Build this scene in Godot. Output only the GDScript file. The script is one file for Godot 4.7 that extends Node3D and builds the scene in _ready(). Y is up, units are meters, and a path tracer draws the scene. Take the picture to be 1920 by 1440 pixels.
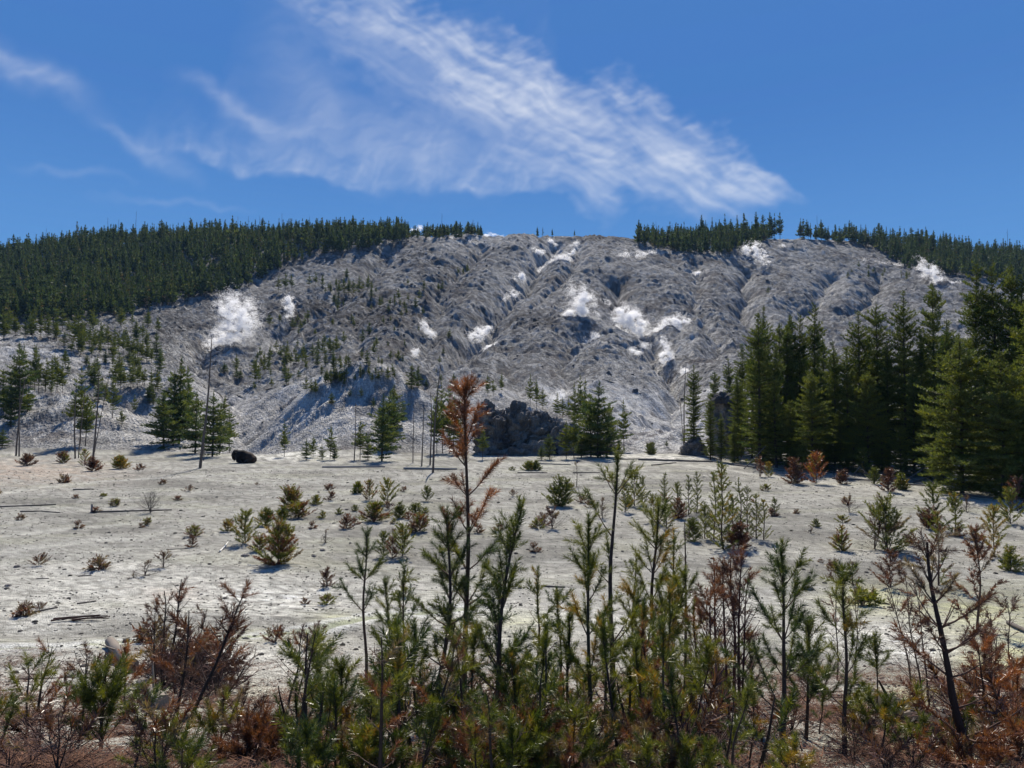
extends Node3D

# The place: a pale, steaming, sparsely wooded hillside above a flat of grey mineral ground; young pines on the bank below the viewer.
# y is up, the viewer looks along -z; "d" is the distance along -z. Pixels of the 1920x1440 photograph only give directions:
# ground(px, py) follows one down to the terrain.
const F := 1332.0
const CX := 960.0
const HY := 760.0
const EYE := 5.6
const PITCH := 0.03002

var rng := RandomNumberGenerator.new()
var taken := {}
var M := {}
var n_big: FastNoiseLite
var n_mid: FastNoiseLite
var n_rid: FastNoiseLite
var n_fine: FastNoiseLite
var n_lo: FastNoiseLite
var n_cell: FastNoiseLite


func _ready():
	rng.seed = 7
	set_view()
	set_noises()
	set_materials()
	build_terrain()
	build_rocks()
	build_protos()
	build_woods()
	build_right_grove()
	build_dead_poles()
	build_bison()
	build_flat_plants()
	build_foreground()
	build_litter()
	build_steam()


# ---------------------------------------------------------------- view, sky, sun
func set_view():
	var cam := Camera3D.new()
	cam.name = "camera"
	cam.fov = rad_to_deg(2.0 * atan(720.0 / F))
	cam.near = 0.1
	cam.far = 4000.0
	cam.position = Vector3(0, EYE, 0)
	cam.rotation.x = PITCH
	add_child(cam)
	cam.current = true
	var env := Environment.new()
	env.background_mode = Environment.BG_SKY
	env.tonemap_mode = Environment.TONE_MAPPER_LINEAR
	env.tonemap_exposure = 1.55
	env.fog_enabled = true
	env.fog_density = 0.00006
	env.fog_light_color = Color(0.62, 0.8, 1.0)
	env.sdfgi_enabled = true
	env.ssao_enabled = true
	env.ssil_enabled = true
	env.volumetric_fog_enabled = true
	env.volumetric_fog_density = 0.0
	var sky := Sky.new()
	var sm := PanoramaSkyMaterial.new()
	sm.panorama = ImageTexture.create_from_image(sky_picture())
	sky.sky_material = sm
	env.sky = sky
	var we := WorldEnvironment.new()
	we.name = "environment"
	we.environment = env
	add_child(we)
	var sun := DirectionalLight3D.new()
	sun.name = "sun"
	sun.light_color = Color(1.0, 0.965, 0.91)
	sun.light_energy = 1.6
	sun.light_angular_distance = 0.53
	sun.shadow_enabled = true
	sun.rotation = Vector3(deg_to_rad(-47.0), deg_to_rad(180.0 - 1.5), 0)
	add_child(sun)


func seg_along(p: Vector2, a: Vector2, b: Vector2) -> Vector2:
	# (share along a-b, signed distance across)
	var ab := b - a
	var l := ab.length()
	var u := ab / l
	var q := p - a
	return Vector2(q.dot(u) / l, q.dot(Vector2(-u.y, u.x)))


func bell(x: float, w: float) -> float:
	return exp(-x * x / (w * w))


const SHEET := [[380, -330, -60], [560, -170, 60], [700, -75, 150], [830, 0, 205], [900, 32, 265], [1000, 82, 325], [1100, 118, 368], [1200, 150, 390], [1300, 195, 400], [1400, 262, 402], [1460, 322, 400], [1530, 392, 398]]


func cirrus(p: Vector2, na: FastNoiseLite, nb: FastNoiseLite) -> float:
	var w1 := na.get_noise_2d(p.x * 0.35, p.y * 0.35)
	var w2 := nb.get_noise_2d(p.x * 0.4 + 900.0, p.y * 0.4)
	var q := p + Vector2(w1, w2) * 34.0
	var a := 0.0
	# the broad sheet: its upper and lower edge over x
	if p.x > 380.0 and p.x < 1530.0:
		var k := 0
		while k < SHEET.size() - 2 and q.x > SHEET[k + 1][0]:
			k += 1
		var f := clampf((q.x - SHEET[k][0]) / (SHEET[k + 1][0] - SHEET[k][0]), 0.0, 1.0)
		var up_edge := lerpf(SHEET[k][1], SHEET[k + 1][1], f)
		var low_edge := lerpf(SHEET[k][2], SHEET[k + 1][2], f)
		# fibres run down to the right, fine ripples across them
		var z := p + Vector2(w1, w2) * 11.0
		var al := z.x * 0.87 + z.y * 0.49
		var ac := -z.x * 0.49 + z.y * 0.87
		var fib := na.get_noise_2d(al * 0.36 + w1 * 30.0, ac * 1.9 + w2 * 20.0) * 0.65 + 0.5
		var rip := nb.get_noise_2d(al * 2.4 + ac * 1.6, ac * 1.9 + al * 0.35) * 0.6 + 0.5
		var soft := nb.get_noise_2d(al * 0.5, ac * 0.6 + 300.0)
		var wide := maxf(low_edge - up_edge, 1.0)
		var t := (q.y - up_edge) / wide + soft * 0.22 + (rip - 0.5) * 0.16
		var body := smoothstep(-0.04, 0.34, t) * smoothstep(1.16, 0.66, t)
		var dens := 0.1 + 0.5 * fib * fib + 0.26 * rip * fib + 0.14 * rip + 0.2 * maxf(soft, -0.3)
		dens *= 0.62 + 0.75 * bell(p.x - 965.0, 150.0) * bell(p.y - 170.0, 60.0) + 0.7 * bell(p.x - 1220.0, 190.0) * bell(p.y - 350.0, 60.0) + 0.2 * bell(p.x - 760.0, 130.0) * bell(p.y - 80.0, 70.0)
		a += body * dens * smoothstep(400.0, 720.0, p.x + (rip - 0.5) * 90.0) * smoothstep(1530.0, 1440.0, p.x + soft * 60.0) * 1.25
	# the lower, thinner sheet on the left
	var pts := [Vector2(190, 250), Vector2(420, 312), Vector2(660, 338), Vector2(900, 372), Vector2(1060, 352)]
	var best := 0.0
	for i in 4:
		var g := seg_along(q, pts[i], pts[i + 1])
		if g.x < -0.15 or g.x > 1.15:
			continue
		var k := smoothstep(-0.15, 0.05, g.x) * smoothstep(1.15, 0.95, g.x)
		var up := -g.y
		var v := smoothstep(-14.0, 6.0, up) * exp(-maxf(up, 0.0) / (30.0 + 30.0 * i))
		best = maxf(best, v * k)
	if best > 0.002:
		var f2 := nb.get_noise_2d(q.x * 1.5 + q.y * 0.75, q.y * 0.55) * 0.5 + 0.5
		var f3 := na.get_noise_2d(q.x * 0.9, q.y * 2.4) * 0.5 + 0.5
		a += best * (0.02 + 0.75 * f2 * f3 + 0.05 * f2) * smoothstep(150.0, 430.0, p.x) * 1.0
	# stray wisps
	var wisps := [[Vector2(-40, 90), Vector2(125, 170), 22.0, 0.34], [Vector2(370, 165), Vector2(520, 235), 17.0, 0.3], [Vector2(60, 318), Vector2(200, 330), 9.0, 0.1], [Vector2(230, 378), Vector2(420, 384), 8.0, 0.1], [Vector2(520, 60), Vector2(600, 215), 60.0, 0.14], [Vector2(200, 240), Vector2(330, 315), 15.0, 0.2], [Vector2(560, 230), Vector2(860, 290), 60.0, 0.22]]
	for w in wisps:
		var g2 := seg_along(q, w[0], w[1])
		if g2.x > -0.5 and g2.x < 1.5:
			var r := bell(g2.y, w[2]) * smoothstep(-0.5, 0.35, g2.x) * smoothstep(1.5, 0.8, g2.x)
			a += r * w[3] * (0.35 + 0.9 * (na.get_noise_2d(q.x * 0.8 + q.y, q.y * 2.0) * 0.5 + 0.5))
	return clampf(a * 0.66, 0.0, 0.8)


func sky_picture() -> Image:
	var w := 4096
	var h := 2048
	var im := Image.create(w, h, false, Image.FORMAT_RGB8)
	var low := Color(0.118, 0.318, 0.69) / 1.55
	var mid := Color(0.070, 0.212, 0.56) / 1.55
	var top := Color(0.046, 0.14, 0.42) / 1.55
	im.fill(Color(0.16, 0.16, 0.15).linear_to_srgb())
	var rows := []
	for y in h / 2:
		var el := 90.0 - (y + 0.5) * 180.0 / h
		var c: Color = low.lerp(mid, smoothstep(7.0, 24.0, el)).lerp(top, smoothstep(20.0, 75.0, el))
		rows.append(c)
		im.fill_rect(Rect2i(0, y, w, 1), c.linear_to_srgb())
	var na := FastNoiseLite.new()
	na.seed = 3
	na.frequency = 0.011
	na.fractal_octaves = 4
	na.fractal_gain = 0.55
	var nb := FastNoiseLite.new()
	nb.seed = 9
	nb.frequency = 0.014
	nb.fractal_octaves = 4
	nb.fractal_gain = 0.5
	var cp := cos(PITCH)
	var sp := sin(PITCH)
	var white := Color(0.60, 0.615, 0.645)
	for y in range(int(h * 0.22), h / 2):
		var el := PI * (0.5 - (y + 0.5) / h)
		var se := sin(el)
		var ce := cos(el)
		for k in range(int(w * -0.135), int(w * 0.132)):
			var x := posmod(k, w)
			var az := (k + 0.5) / w * TAU
			var fz := cos(az) * ce
			var zz := fz * cp + se * sp
			var yy := se * cp - fz * sp
			var p := Vector2(CX + F * sin(az) * ce / zz, 720.0 - F * yy / zz)
			if p.y > 470.0 or p.y < -420.0:
				continue
			var a := cirrus(p, na, nb) * smoothstep(-420.0, -120.0, p.y)
			if a > 0.004:
				im.set_pixel(x, y, rows[y].lerp(white, a).linear_to_srgb())
	return im


# ---------------------------------------------------------------- helpers
func numbered(called: String) -> String:
	var k: int = taken.get(called, 0)
	taken[called] = k + 1
	return called if k == 0 else "%s_%03d" % [called, k]


func tag(o: Node, label: String, category: String, group := "", kind := "") -> Node:
	o.set_meta("label", label)
	if category != "":
		o.set_meta("category", category)
	if group != "":
		o.set_meta("group", group)
	if kind != "":
		o.set_meta("kind", kind)
	return o


func copy_of(o: Node3D, called: String, at: Vector3, turn: float, size: float, label: String, group: String) -> Node3D:
	var c: Node3D = o.duplicate()
	c.name = numbered(called)
	add_child(c)
	c.position = at
	c.basis = Basis(Vector3.UP, turn).scaled_local(Vector3.ONE * size)
	c.set_meta("label", label)
	c.set_meta("group", group)
	return c


func thing(called: String, at: Vector3, label: String, category: String, group := "") -> Node3D:
	var o := Node3D.new()
	o.name = numbered(called)
	add_child(o)
	o.position = at
	tag(o, label, category, group)
	return o


func part(called: String, mesh: Mesh, mat: Material, parent: Node) -> MeshInstance3D:
	var o := MeshInstance3D.new()
	o.name = called
	o.mesh = mesh
	if mat:
		o.material_override = mat
	parent.add_child(o, true)
	return o


func mesh_of(v: PackedVector3Array, n = null, c = null, idx = null) -> ArrayMesh:
	var a := []
	a.resize(Mesh.ARRAY_MAX)
	a[Mesh.ARRAY_VERTEX] = v
	if n != null and n.size() > 0:
		a[Mesh.ARRAY_NORMAL] = n
	if c != null and c.size() > 0:
		a[Mesh.ARRAY_COLOR] = c
	if idx != null:
		# front faces run clockwise: turn the triangles round if most of them disagree with the normals
		if n != null and n.size() > 0:
			var votes := 0
			for k in range(0, idx.size() / 3, maxi(1, idx.size() / 900)):
				var i: int = idx[k * 3]
				votes += 1 if (v[idx[k * 3 + 1]] - v[i]).cross(v[idx[k * 3 + 2]] - v[i]).dot(n[i]) > 0.0 else -1
			if votes > 0:
				for k in idx.size() / 3:
					var q: int = idx[k * 3 + 1]
					idx[k * 3 + 1] = idx[k * 3 + 2]
					idx[k * 3 + 2] = q
		a[Mesh.ARRAY_INDEX] = idx
	var m := ArrayMesh.new()
	m.add_surface_from_arrays(Mesh.PRIMITIVE_TRIANGLES, a)
	return m


func noise(seed_: int, freq: float, oct: int, ridged := false, gain := 0.5) -> FastNoiseLite:
	var n := FastNoiseLite.new()
	n.seed = seed_
	n.noise_type = FastNoiseLite.TYPE_SIMPLEX_SMOOTH
	n.frequency = freq
	n.fractal_octaves = oct
	n.fractal_gain = gain
	n.fractal_type = FastNoiseLite.FRACTAL_RIDGED if ridged else FastNoiseLite.FRACTAL_FBM
	return n


func set_noises():
	n_big = noise(11, 1.0 / 60.0, 3)
	n_mid = noise(12, 1.0 / 24.0, 4)
	n_rid = noise(13, 1.0 / 15.0, 4, true, 0.55)
	n_fine = noise(14, 1.0 / 2.6, 3, true, 0.6)
	n_lo = noise(15, 1.0, 3)
	n_cell = noise(16, 1.0 / 5.0, 2)
	n_cell.noise_type = FastNoiseLite.TYPE_CELLULAR
	n_cell.cellular_return_type = FastNoiseLite.RETURN_DISTANCE2_SUB


func noise_tex(seed_: int, freq: float, oct: int, ramp: Array, type := FastNoiseLite.TYPE_SIMPLEX_SMOOTH, size := 512, bump := false) -> NoiseTexture2D:
	var t := NoiseTexture2D.new()
	var n := noise(seed_, freq, oct, false, 0.6)
	n.noise_type = type
	t.noise = n
	t.width = size
	t.height = size
	t.seamless = true
	t.generate_mipmaps = false
	if bump:
		t.as_normal_map = true
		t.bump_strength = 6.0
	elif ramp.size():
		var g := Gradient.new()
		g.offsets = PackedFloat32Array(ramp[0])
		var cols := PackedColorArray()
		for c in ramp[1]:
			cols.append(Color(c[0], c[1], c[2]).linear_to_srgb())
		g.colors = cols
		t.color_ramp = g
	return t


func mat(rough: float, spec := 0.35) -> StandardMaterial3D:
	var m := StandardMaterial3D.new()
	m.roughness = rough
	m.metallic_specular = spec
	m.vertex_color_use_as_albedo = true
	m.cull_mode = BaseMaterial3D.CULL_DISABLED
	return m


func set_materials():
	# mineral ground: vertex colours give the patches, the textures the grain and the pebbles
	var g := mat(0.95, 0.25)
	g.albedo_texture = noise_tex(21, 0.045, 5, [[0.0, 0.36, 0.5, 0.62, 1.0], [[0.22, 0.22, 0.22], [0.55, 0.55, 0.55], [0.86, 0.86, 0.86], [1, 1, 1], [1, 1, 1]]], FastNoiseLite.TYPE_SIMPLEX_SMOOTH, 1024)
	g.uv1_triplanar = true
	g.uv1_world_triplanar = true
	g.uv1_scale = Vector3.ONE * 0.42
	g.heightmap_enabled = true
	g.heightmap_texture = noise_tex(22, 0.05, 5, [], FastNoiseLite.TYPE_SIMPLEX_SMOOTH, 1024)
	g.heightmap_scale = 7.0
	M.ground = g
	var s := mat(0.95, 0.2)
	s.albedo_texture = noise_tex(23, 0.03, 5, [[0.0, 0.3, 0.5, 0.7, 1.0], [[0.25, 0.25, 0.26], [0.5, 0.5, 0.51], [0.78, 0.78, 0.78], [1, 1, 1], [1, 1, 1]]], FastNoiseLite.TYPE_SIMPLEX_SMOOTH, 1024)
	s.uv1_triplanar = true
	s.uv1_world_triplanar = true
	s.uv1_scale = Vector3(0.085, 0.05, 0.03)
	s.heightmap_enabled = true
	s.heightmap_texture = noise_tex(24, 0.035, 5, [], FastNoiseLite.TYPE_SIMPLEX_SMOOTH, 1024)
	s.heightmap_scale = 170.0
	M.slope = s
	var kn := mat(0.95, 0.2)
	kn.albedo_texture = s.albedo_texture
	kn.uv1_triplanar = true
	kn.uv1_world_triplanar = true
	kn.uv1_scale = Vector3(0.1, 0.07, 0.045)
	kn.heightmap_enabled = true
	kn.heightmap_texture = noise_tex(29, 0.03, 4, [], FastNoiseLite.TYPE_SIMPLEX_SMOOTH, 1024)
	kn.heightmap_scale = 70.0
	M.knoll = kn
	var b := mat(0.9, 0.3)
	b.albedo_texture = noise_tex(25, 0.03, 4, [[0.0, 0.4, 0.6, 1.0], [[0.45, 0.45, 0.45], [0.75, 0.75, 0.75], [1, 1, 1], [1, 1, 1]]], FastNoiseLite.TYPE_SIMPLEX_SMOOTH, 512)
	b.uv1_triplanar = true
	b.uv1_scale = Vector3(5.0, 0.9, 5.0)
	M.bark = b
	var nd := mat(0.38, 0.55)
	nd.backlight_enabled = true
	nd.backlight = Color(0.82, 0.82, 0.46)
	M.needle = nd
	var fl := mat(0.65, 0.35)
	fl.backlight_enabled = true
	fl.backlight = Color(0.85, 0.87, 0.62)
	M.leaf = fl
	var r := mat(0.95, 0.25)
	r.albedo_texture = noise_tex(26, 0.03, 5, [[0.0, 0.38, 0.55, 1.0], [[0.3, 0.3, 0.3], [0.65, 0.65, 0.65], [1, 1, 1], [1, 1, 1]]], FastNoiseLite.TYPE_SIMPLEX_SMOOTH, 512)
	r.uv1_triplanar = true
	r.uv1_scale = Vector3.ONE * 0.35
	r.heightmap_enabled = true
	r.heightmap_texture = noise_tex(27, 0.04, 5, [], FastNoiseLite.TYPE_SIMPLEX_SMOOTH, 512)
	r.heightmap_scale = 22.0
	M.rock = r
	var fu := mat(0.85, 0.2)
	fu.rim_enabled = true
	fu.rim = 0.25
	M.fur = fu
	var li := mat(0.95, 0.1)
	M.litter = li
	var sv := mat(1.0, 0.0)
	sv.backlight_enabled = true
	sv.backlight = Color(1, 1, 1)
	M.steam = sv
	M.horn = mat(0.4, 0.5)
	var hd := mat(0.15, 0.5)
	hd.albedo_color = Color(0.1, 0.08, 0.07)
	M.horn_dark = hd


# ---------------------------------------------------------------- terrain
const ROW_D := [78.0, 90.0, 105.0, 125.0, 150.0, 180.0, 220.0, 270.0, 330.0, 400.0, 450.0, 490.0, 560.0, 700.0]
const COL_0 := -320.0
const COL_STEP := 160.0
# for each bearing (pixel column), the pixel row of the bare ground at each distance of ROW_D
const LIE := [
	[856, 815, 760, 705, 662, 632, 626, 618, 592, 550, 522, 508, 512, 530],
	[856, 815, 760, 705, 662, 632, 624, 614, 586, 542, 512, 496, 500, 518],
	[856, 815, 757, 712, 706, 642, 622, 610, 580, 535, 503, 485, 488, 505],
	[856, 820, 766, 726, 718, 662, 634, 612, 577, 523, 486, 462, 468, 490],
	[856, 831, 796, 744, 734, 692, 664, 625, 582, 526, 483, 452, 458, 480],
	[856, 844, 826, 776, 752, 720, 684, 632, 575, 520, 478, 448, 455, 480],
	[856, 822, 764, 712, 716, 697, 660, 612, 560, 508, 470, 446, 455, 480],
	[856, 840, 806, 746, 724, 692, 650, 603, 552, 497, 460, 441, 456, 480],
	[856, 844, 824, 786, 746, 703, 655, 605, 548, 489, 455, 437, 460, 485],
	[856, 844, 824, 786, 742, 700, 652, 603, 548, 490, 457, 440, 462, 485],
	[856, 844, 830, 796, 750, 703, 655, 607, 555, 500, 475, 460, 458, 480],
	[856, 844, 830, 796, 752, 706, 660, 613, 562, 510, 480, 452, 446, 475],
	[856, 843, 826, 792, 750, 707, 662, 616, 567, 520, 492, 468, 450, 475],
	[856, 843, 826, 790, 750, 708, 665, 622, 576, 530, 505, 484, 462, 482],
	[856, 843, 826, 790, 752, 710, 668, 628, 585, 545, 522, 502, 486, 502],
	[856, 843, 826, 792, 754, 714, 676, 640, 600, 562, 540, 520, 504, 520],
	[856, 843, 826, 794, 758, 720, 686, 652, 615, 578, 556, 538, 522, 540]]
const BANK := [[-40.0, 4.0], [0.0, 4.0], [2.0, 3.85], [4.0, 3.35], [6.0, 2.72], [9.0, 1.92], [12.0, 1.22], [16.0, 0.56], [20.0, 0.2], [25.0, 0.03], [32.0, 0.0]]
var lie := []
var gullies := []


func hermite(a: float, b: float, ma: float, mb: float, t: float) -> float:
	var t2 := t * t
	var t3 := t2 * t
	return a * (2 * t3 - 3 * t2 + 1) + ma * (t3 - 2 * t2 + t) + b * (3 * t2 - 2 * t3) + mb * (t3 - t2)


func set_lie():
	for c in LIE.size():
		var row := PackedFloat32Array()
		for r in ROW_D.size():
			row.append(EYE + (HY - LIE[c][r]) / F * ROW_D[r])
		lie.append(row)
	# ravines as lines over the photograph, [points as (column, distance)], depth, half width
	var g := [
		[[[1050, 478], [1032, 450], [1010, 415], [985, 365], [945, 318], [895, 272], [845, 228], [795, 188], [765, 150]], 10.0, 10.0],
		[[[1085, 460], [1074, 410], [1050, 362], [1010, 330], [985, 312]], 5.0, 7.0],
		[[[1150, 372], [1168, 330], [1180, 290], [1222, 252], [1245, 215], [1278, 172], [1262, 125]], 9.5, 9.0],
		[[[1298, 300], [1270, 272], [1240, 248]], 4.0, 7.0],
		[[[1395, 430], [1402, 380], [1394, 330], [1420, 290], [1440, 240]], 8.0, 8.0],
		[[[1570, 420], [1545, 370], [1508, 330], [1480, 290]], 6.0, 8.0],
		[[[1660, 430], [1630, 370], [1592, 320]], 6.0, 8.0],
		[[[905, 462], [888, 424], [850, 384], [832, 344], [800, 300], [812, 262], [806, 220]], 6.5, 9.0],
		[[[735, 462], [700, 402], [640, 352], [560, 302], [480, 246], [440, 200]], 6.0, 10.0],
		[[[450, 300], [400, 262], [375, 235], [380, 190], [440, 140], [462, 112], [468, 92]], 5.0, 7.0],
		[[[1082, 262], [1055, 215], [1046, 168], [1030, 130]], 5.0, 7.0],
		[[[940, 250], [960, 200], [975, 160]], 4.0, 7.0],
		[[[1310, 425], [1304, 352], [1330, 292], [1345, 222]], 4.5, 7.0],
		[[[600, 300], [560, 262], [545, 215]], 4.0, 7.0],
		[[[690, 330], [668, 280], [650, 230]], 4.0, 7.0]]
	for one in g:
		var line := PackedVector2Array()
		for p in one[0]:
			line.append(Vector2((p[0] - CX) / F * p[1], p[1]))
		var box := Rect2(line[0], Vector2.ZERO)
		for q in line:
			box = box.expand(q)
		gullies.append([line, one[1], one[2], box.grow(one[2] * 2.6)])


func broad(x: float, d: float) -> float:
	if d < 78.0:
		var i := 0
		while i < BANK.size() - 2 and d > BANK[i + 1][0]:
			i += 1
		var t := clampf((d - BANK[i][0]) / (BANK[i + 1][0] - BANK[i][0]), 0.0, 1.0)
		return lerpf(BANK[i][1], BANK[i + 1][1], t)
	var cu := clampf((CX + x / d * F - COL_0) / COL_STEP, 0.0, LIE.size() - 1.001)
	var c := int(cu)
	var ct := cu - c
	var dd := minf(d, 699.9)
	var r := 0
	while dd >= ROW_D[r + 1]:
		r += 1
	var t: float = (dd - ROW_D[r]) / (ROW_D[r + 1] - ROW_D[r])
	var h := [0.0, 0.0, 0.0, 0.0]
	for k in 4:
		var row: PackedFloat32Array = lie[clampi(c - 1 + k, 0, LIE.size() - 1)]
		var span: float = ROW_D[r + 1] - ROW_D[r]
		var ma: float = (row[r + 1] - row[r - 1]) / (ROW_D[r + 1] - ROW_D[r - 1]) * span if r > 0 else 0.0
		var mb: float = (row[r + 2] - row[r]) / (ROW_D[r + 2] - ROW_D[r]) * span if r < ROW_D.size() - 2 else row[r + 1] - row[r]
		h[k] = hermite(row[r], row[r + 1], ma, mb, t)
	return hermite(h[1], h[2], (h[2] - h[0]) * 0.5, (h[3] - h[1]) * 0.5, ct)


func gully_cut(x: float, d: float) -> float:
	var cut := 0.0
	var p := Vector2(x + n_big.get_noise_2d(x * 1.2, d * 1.2) * 6.0, d)
	for g in gullies:
		var line: PackedVector2Array = g[0]
		var reach: float = g[2] * 2.6
		var box: Rect2 = g[3]
		if p.x < box.position.x or p.x > box.end.x or p.y < box.position.y or p.y > box.end.y:
			continue
		for i in line.size() - 1:
			if absf(p.x - line[i].x) > reach + 40.0 or p.y > line[i].y + reach or p.y < line[i + 1].y - reach:
				continue
			var q := Geometry2D.get_closest_point_to_segment(p, line[i], line[i + 1])
			var dist := p.distance_to(q)
			if dist < reach:
				cut = maxf(cut, g[1] * 1.25 * exp(-dist / (g[2] * 0.85)))
	return cut


# rounded mounds at the foot of the slope: x, distance, half width, half depth, rise
const MOUNDS := [[-36.0, 110.0, 8.0, 7.0, 2.6], [-27.0, 119.0, 9.0, 7.0, 3.0], [-19.5, 117.0, 7.0, 6.5, 2.6], [-63.0, 99.0, 8.0, 6.5, 2.6], [-61.0, 118.0, 9.0, 7.0, 3.0], [-78.0, 112.0, 8.0, 7.0, 2.6], [-53.0, 128.0, 8.0, 7.0, 2.6], [-48.0, 142.0, 9.0, 8.0, 3.2], [-70.0, 150.0, 10.0, 8.0, 3.4], [22.0, 106.0, 9.0, 8.0, 1.6], [-12.0, 138.0, 9.0, 8.0, 2.6], [5.0, 128.0, 8.0, 7.0, 2.2], [-34.0, 150.0, 9.0, 8.0, 2.8]]


func height(x: float, z: float) -> float:
	var d := -z
	var h := broad(x, d)
	if d > 84.0 and d < 175.0:
		for m in MOUNDS:
			var mx: float = (x - m[0]) / m[2]
			var md: float = (d - m[1]) / m[3]
			var q := mx * mx + md * md
			if q < 4.0:
				h += m[4] * exp(-q * q * 0.5 - q * 0.35)
	if d < 92.0:
		var k := smoothstep(92.0, 78.0, d)
		h += k * (n_lo.get_noise_2d(x * 0.11, z * 0.16) * 0.12 * smoothstep(60.0, 20.0, d) + n_lo.get_noise_2d(x * 0.5, z * 0.8) * 0.05 * smoothstep(50.0, 12.0, d))
	if d > 78.0:
		var k2 := smoothstep(78.0, 112.0, d)
		var big := smoothstep(110.0, 260.0, d)
		var wx := n_big.get_noise_2d(x, d) * 16.0
		var fall := n_rid.get_noise_2d((x + wx) * 0.9, d * 0.2 + x * 0.06)
		h += k2 * (n_big.get_noise_2d(x + 400.0, d * 0.7) * 2.2 * big + n_mid.get_noise_2d(x, d * 0.7) * (0.7 + 0.5 * big) + (fall - 0.4) * (0.7 + 0.9 * big) - gully_cut(x, d) * (0.6 + 0.4 * big))
		var rills := n_rid.get_noise_2d((x + wx * 0.3) * 2.6 + d * 0.5, d * 0.5)
		h += k2 * ((n_fine.get_noise_2d(x * 0.6, d * 0.4) - 0.4) * (0.1 + 0.75 * big) + (rills - 0.4) * (0.14 + 0.64 * big))
		# ledges of rock across the fall line, in bands
		var band := smoothstep(-0.25, 0.35, n_mid.get_noise_2d(x * 0.45 + 70.0, d * 0.3))
		h += k2 * (n_rid.get_noise_2d(x * 0.55 + wx * 0.3, d * 1.7 + x * 0.25) - 0.4) * (0.12 + 1.4 * big) * (0.3 + 0.8 * band)
		# the runnelled knolls below: rills slanting down to the left
		var kn := smoothstep(82.0, 95.0, d) * smoothstep(190.0, 130.0, d)
		if kn > 0.0:
			h += kn * (n_rid.get_noise_2d(x * 1.1 - d * 0.9, d * 0.25 + x * 0.2) - 0.4) * 1.5
	return h


func ground(px: float, py: float) -> Vector3:
	var dir := Vector3((px - CX) / F, (720.0 - py) / F, -1.0).rotated(Vector3.RIGHT, PITCH)
	dir /= -dir.z
	var d := 3.0
	while d < 620.0:
		var step := maxf(0.05, d * 0.012)
		var y := EYE + dir.y * (d + step)
		if y < height(dir.x * (d + step), -(d + step)):
			var lo := d
			var hi := d + step
			for k in 8:
				var m := (lo + hi) * 0.5
				if EYE + dir.y * m < height(dir.x * m, -m):
					hi = m
				else:
					lo = m
			d = hi
			break
		d += step
	return Vector3(dir.x * d, height(dir.x * d, -d), -d)


func rise(p: Vector3, py: float) -> float:
	# how high something on p reaches that ends at pixel row py
	var a := atan((720.0 - py) / F) + PITCH
	return maxf(0.05, EYE + tan(a) * -p.z - p.y)


func pixel(p: Vector3) -> Vector2:
	var q := (p - Vector3(0, EYE, 0)).rotated(Vector3.RIGHT, -PITCH)
	return Vector2(CX + F * q.x / -q.z, 720.0 - F * q.y / -q.z)


func blotch(p: Vector2, list: Array) -> float:
	var sum := 0.0
	for b in list:
		var dx: float = (p.x - b[0]) / b[2]
		if dx > 2.0 or dx < -2.0:
			continue
		var dy: float = (p.y - b[1]) / b[3]
		if dy > 2.0 or dy < -2.0:
			continue
		sum += exp(-dx * dx - dy * dy) * b[4]
	return sum


func spot(p: Vector2, c: Vector2, r: Vector2) -> float:
	var q := (p - c) / r
	return exp(-q.length_squared())


func near_line(p: Vector2, line: Array) -> float:
	var best := 1e9
	for i in line.size() - 1:
		best = minf(best, p.distance_to(Geometry2D.get_closest_point_to_segment(p, line[i], line[i + 1])))
	return best


const RUNS := [
	[[Vector2(-40, 1218), Vector2(130, 1212), Vector2(260, 1203), Vector2(420, 1196), Vector2(560, 1184), Vector2(640, 1166), Vector2(740, 1150), Vector2(880, 1140)], 0.16],
	[[Vector2(-40, 1010), Vector2(90, 995), Vector2(170, 988), Vector2(270, 978)], 0.5],
	[[Vector2(-40, 1040), Vector2(80, 1024), Vector2(190, 1012), Vector2(260, 1008)], 0.6],
	[[Vector2(-40, 932), Vector2(100, 912), Vector2(200, 902), Vector2(380, 892)], 0.9],
	[[Vector2(1180, 868), Vector2(1290, 872), Vector2(1420, 890), Vector2(1560, 908), Vector2(1700, 924), Vector2(1960, 960)], 1.1]]
const WHITE := [[310, 1112, 480, 46, 0.8], [200, 1060, 300, 16, 0.4], [60, 1170, 90, 26, 0.7], [100, 1290, 150, 60, 0.8], [450, 1240, 200, 45, 0.8], [900, 1170, 140, 50, 0.8], [950, 1300, 120, 60, 0.6], [1650, 1195, 160, 22, 1.0], [1720, 1225, 90, 16, 0.9], [1850, 1300, 160, 60, 0.5], [1560, 1160, 120, 20, 0.5], [1350, 1130, 120, 30, 0.5], [540, 1130, 130, 30, 0.5], [1190, 1160, 160, 40, 0.6], [540, 855, 90, 10, 0.9], [1240, 858, 110, 8, 0.9]]
const SULPHUR := [[1640, 1125, 90, 26, 0.8], [1830, 1150, 110, 34, 0.7], [1880, 1230, 90, 50, 0.9], [1700, 1310, 90, 26, 0.9], [1700, 1395, 80, 20, 0.9], [200, 1206, 30, 6, 1.6], [500, 1190, 90, 10, 0.5], [640, 1160, 60, 10, 0.6], [960, 1170, 60, 20, 0.5], [1840, 1380, 90, 40, 0.5]]
const TAN := [[60, 885, 150, 22, 0.9], [330, 1112, 60, 14, 0.5], [1900, 1040, 60, 12, 0.3]]


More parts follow.
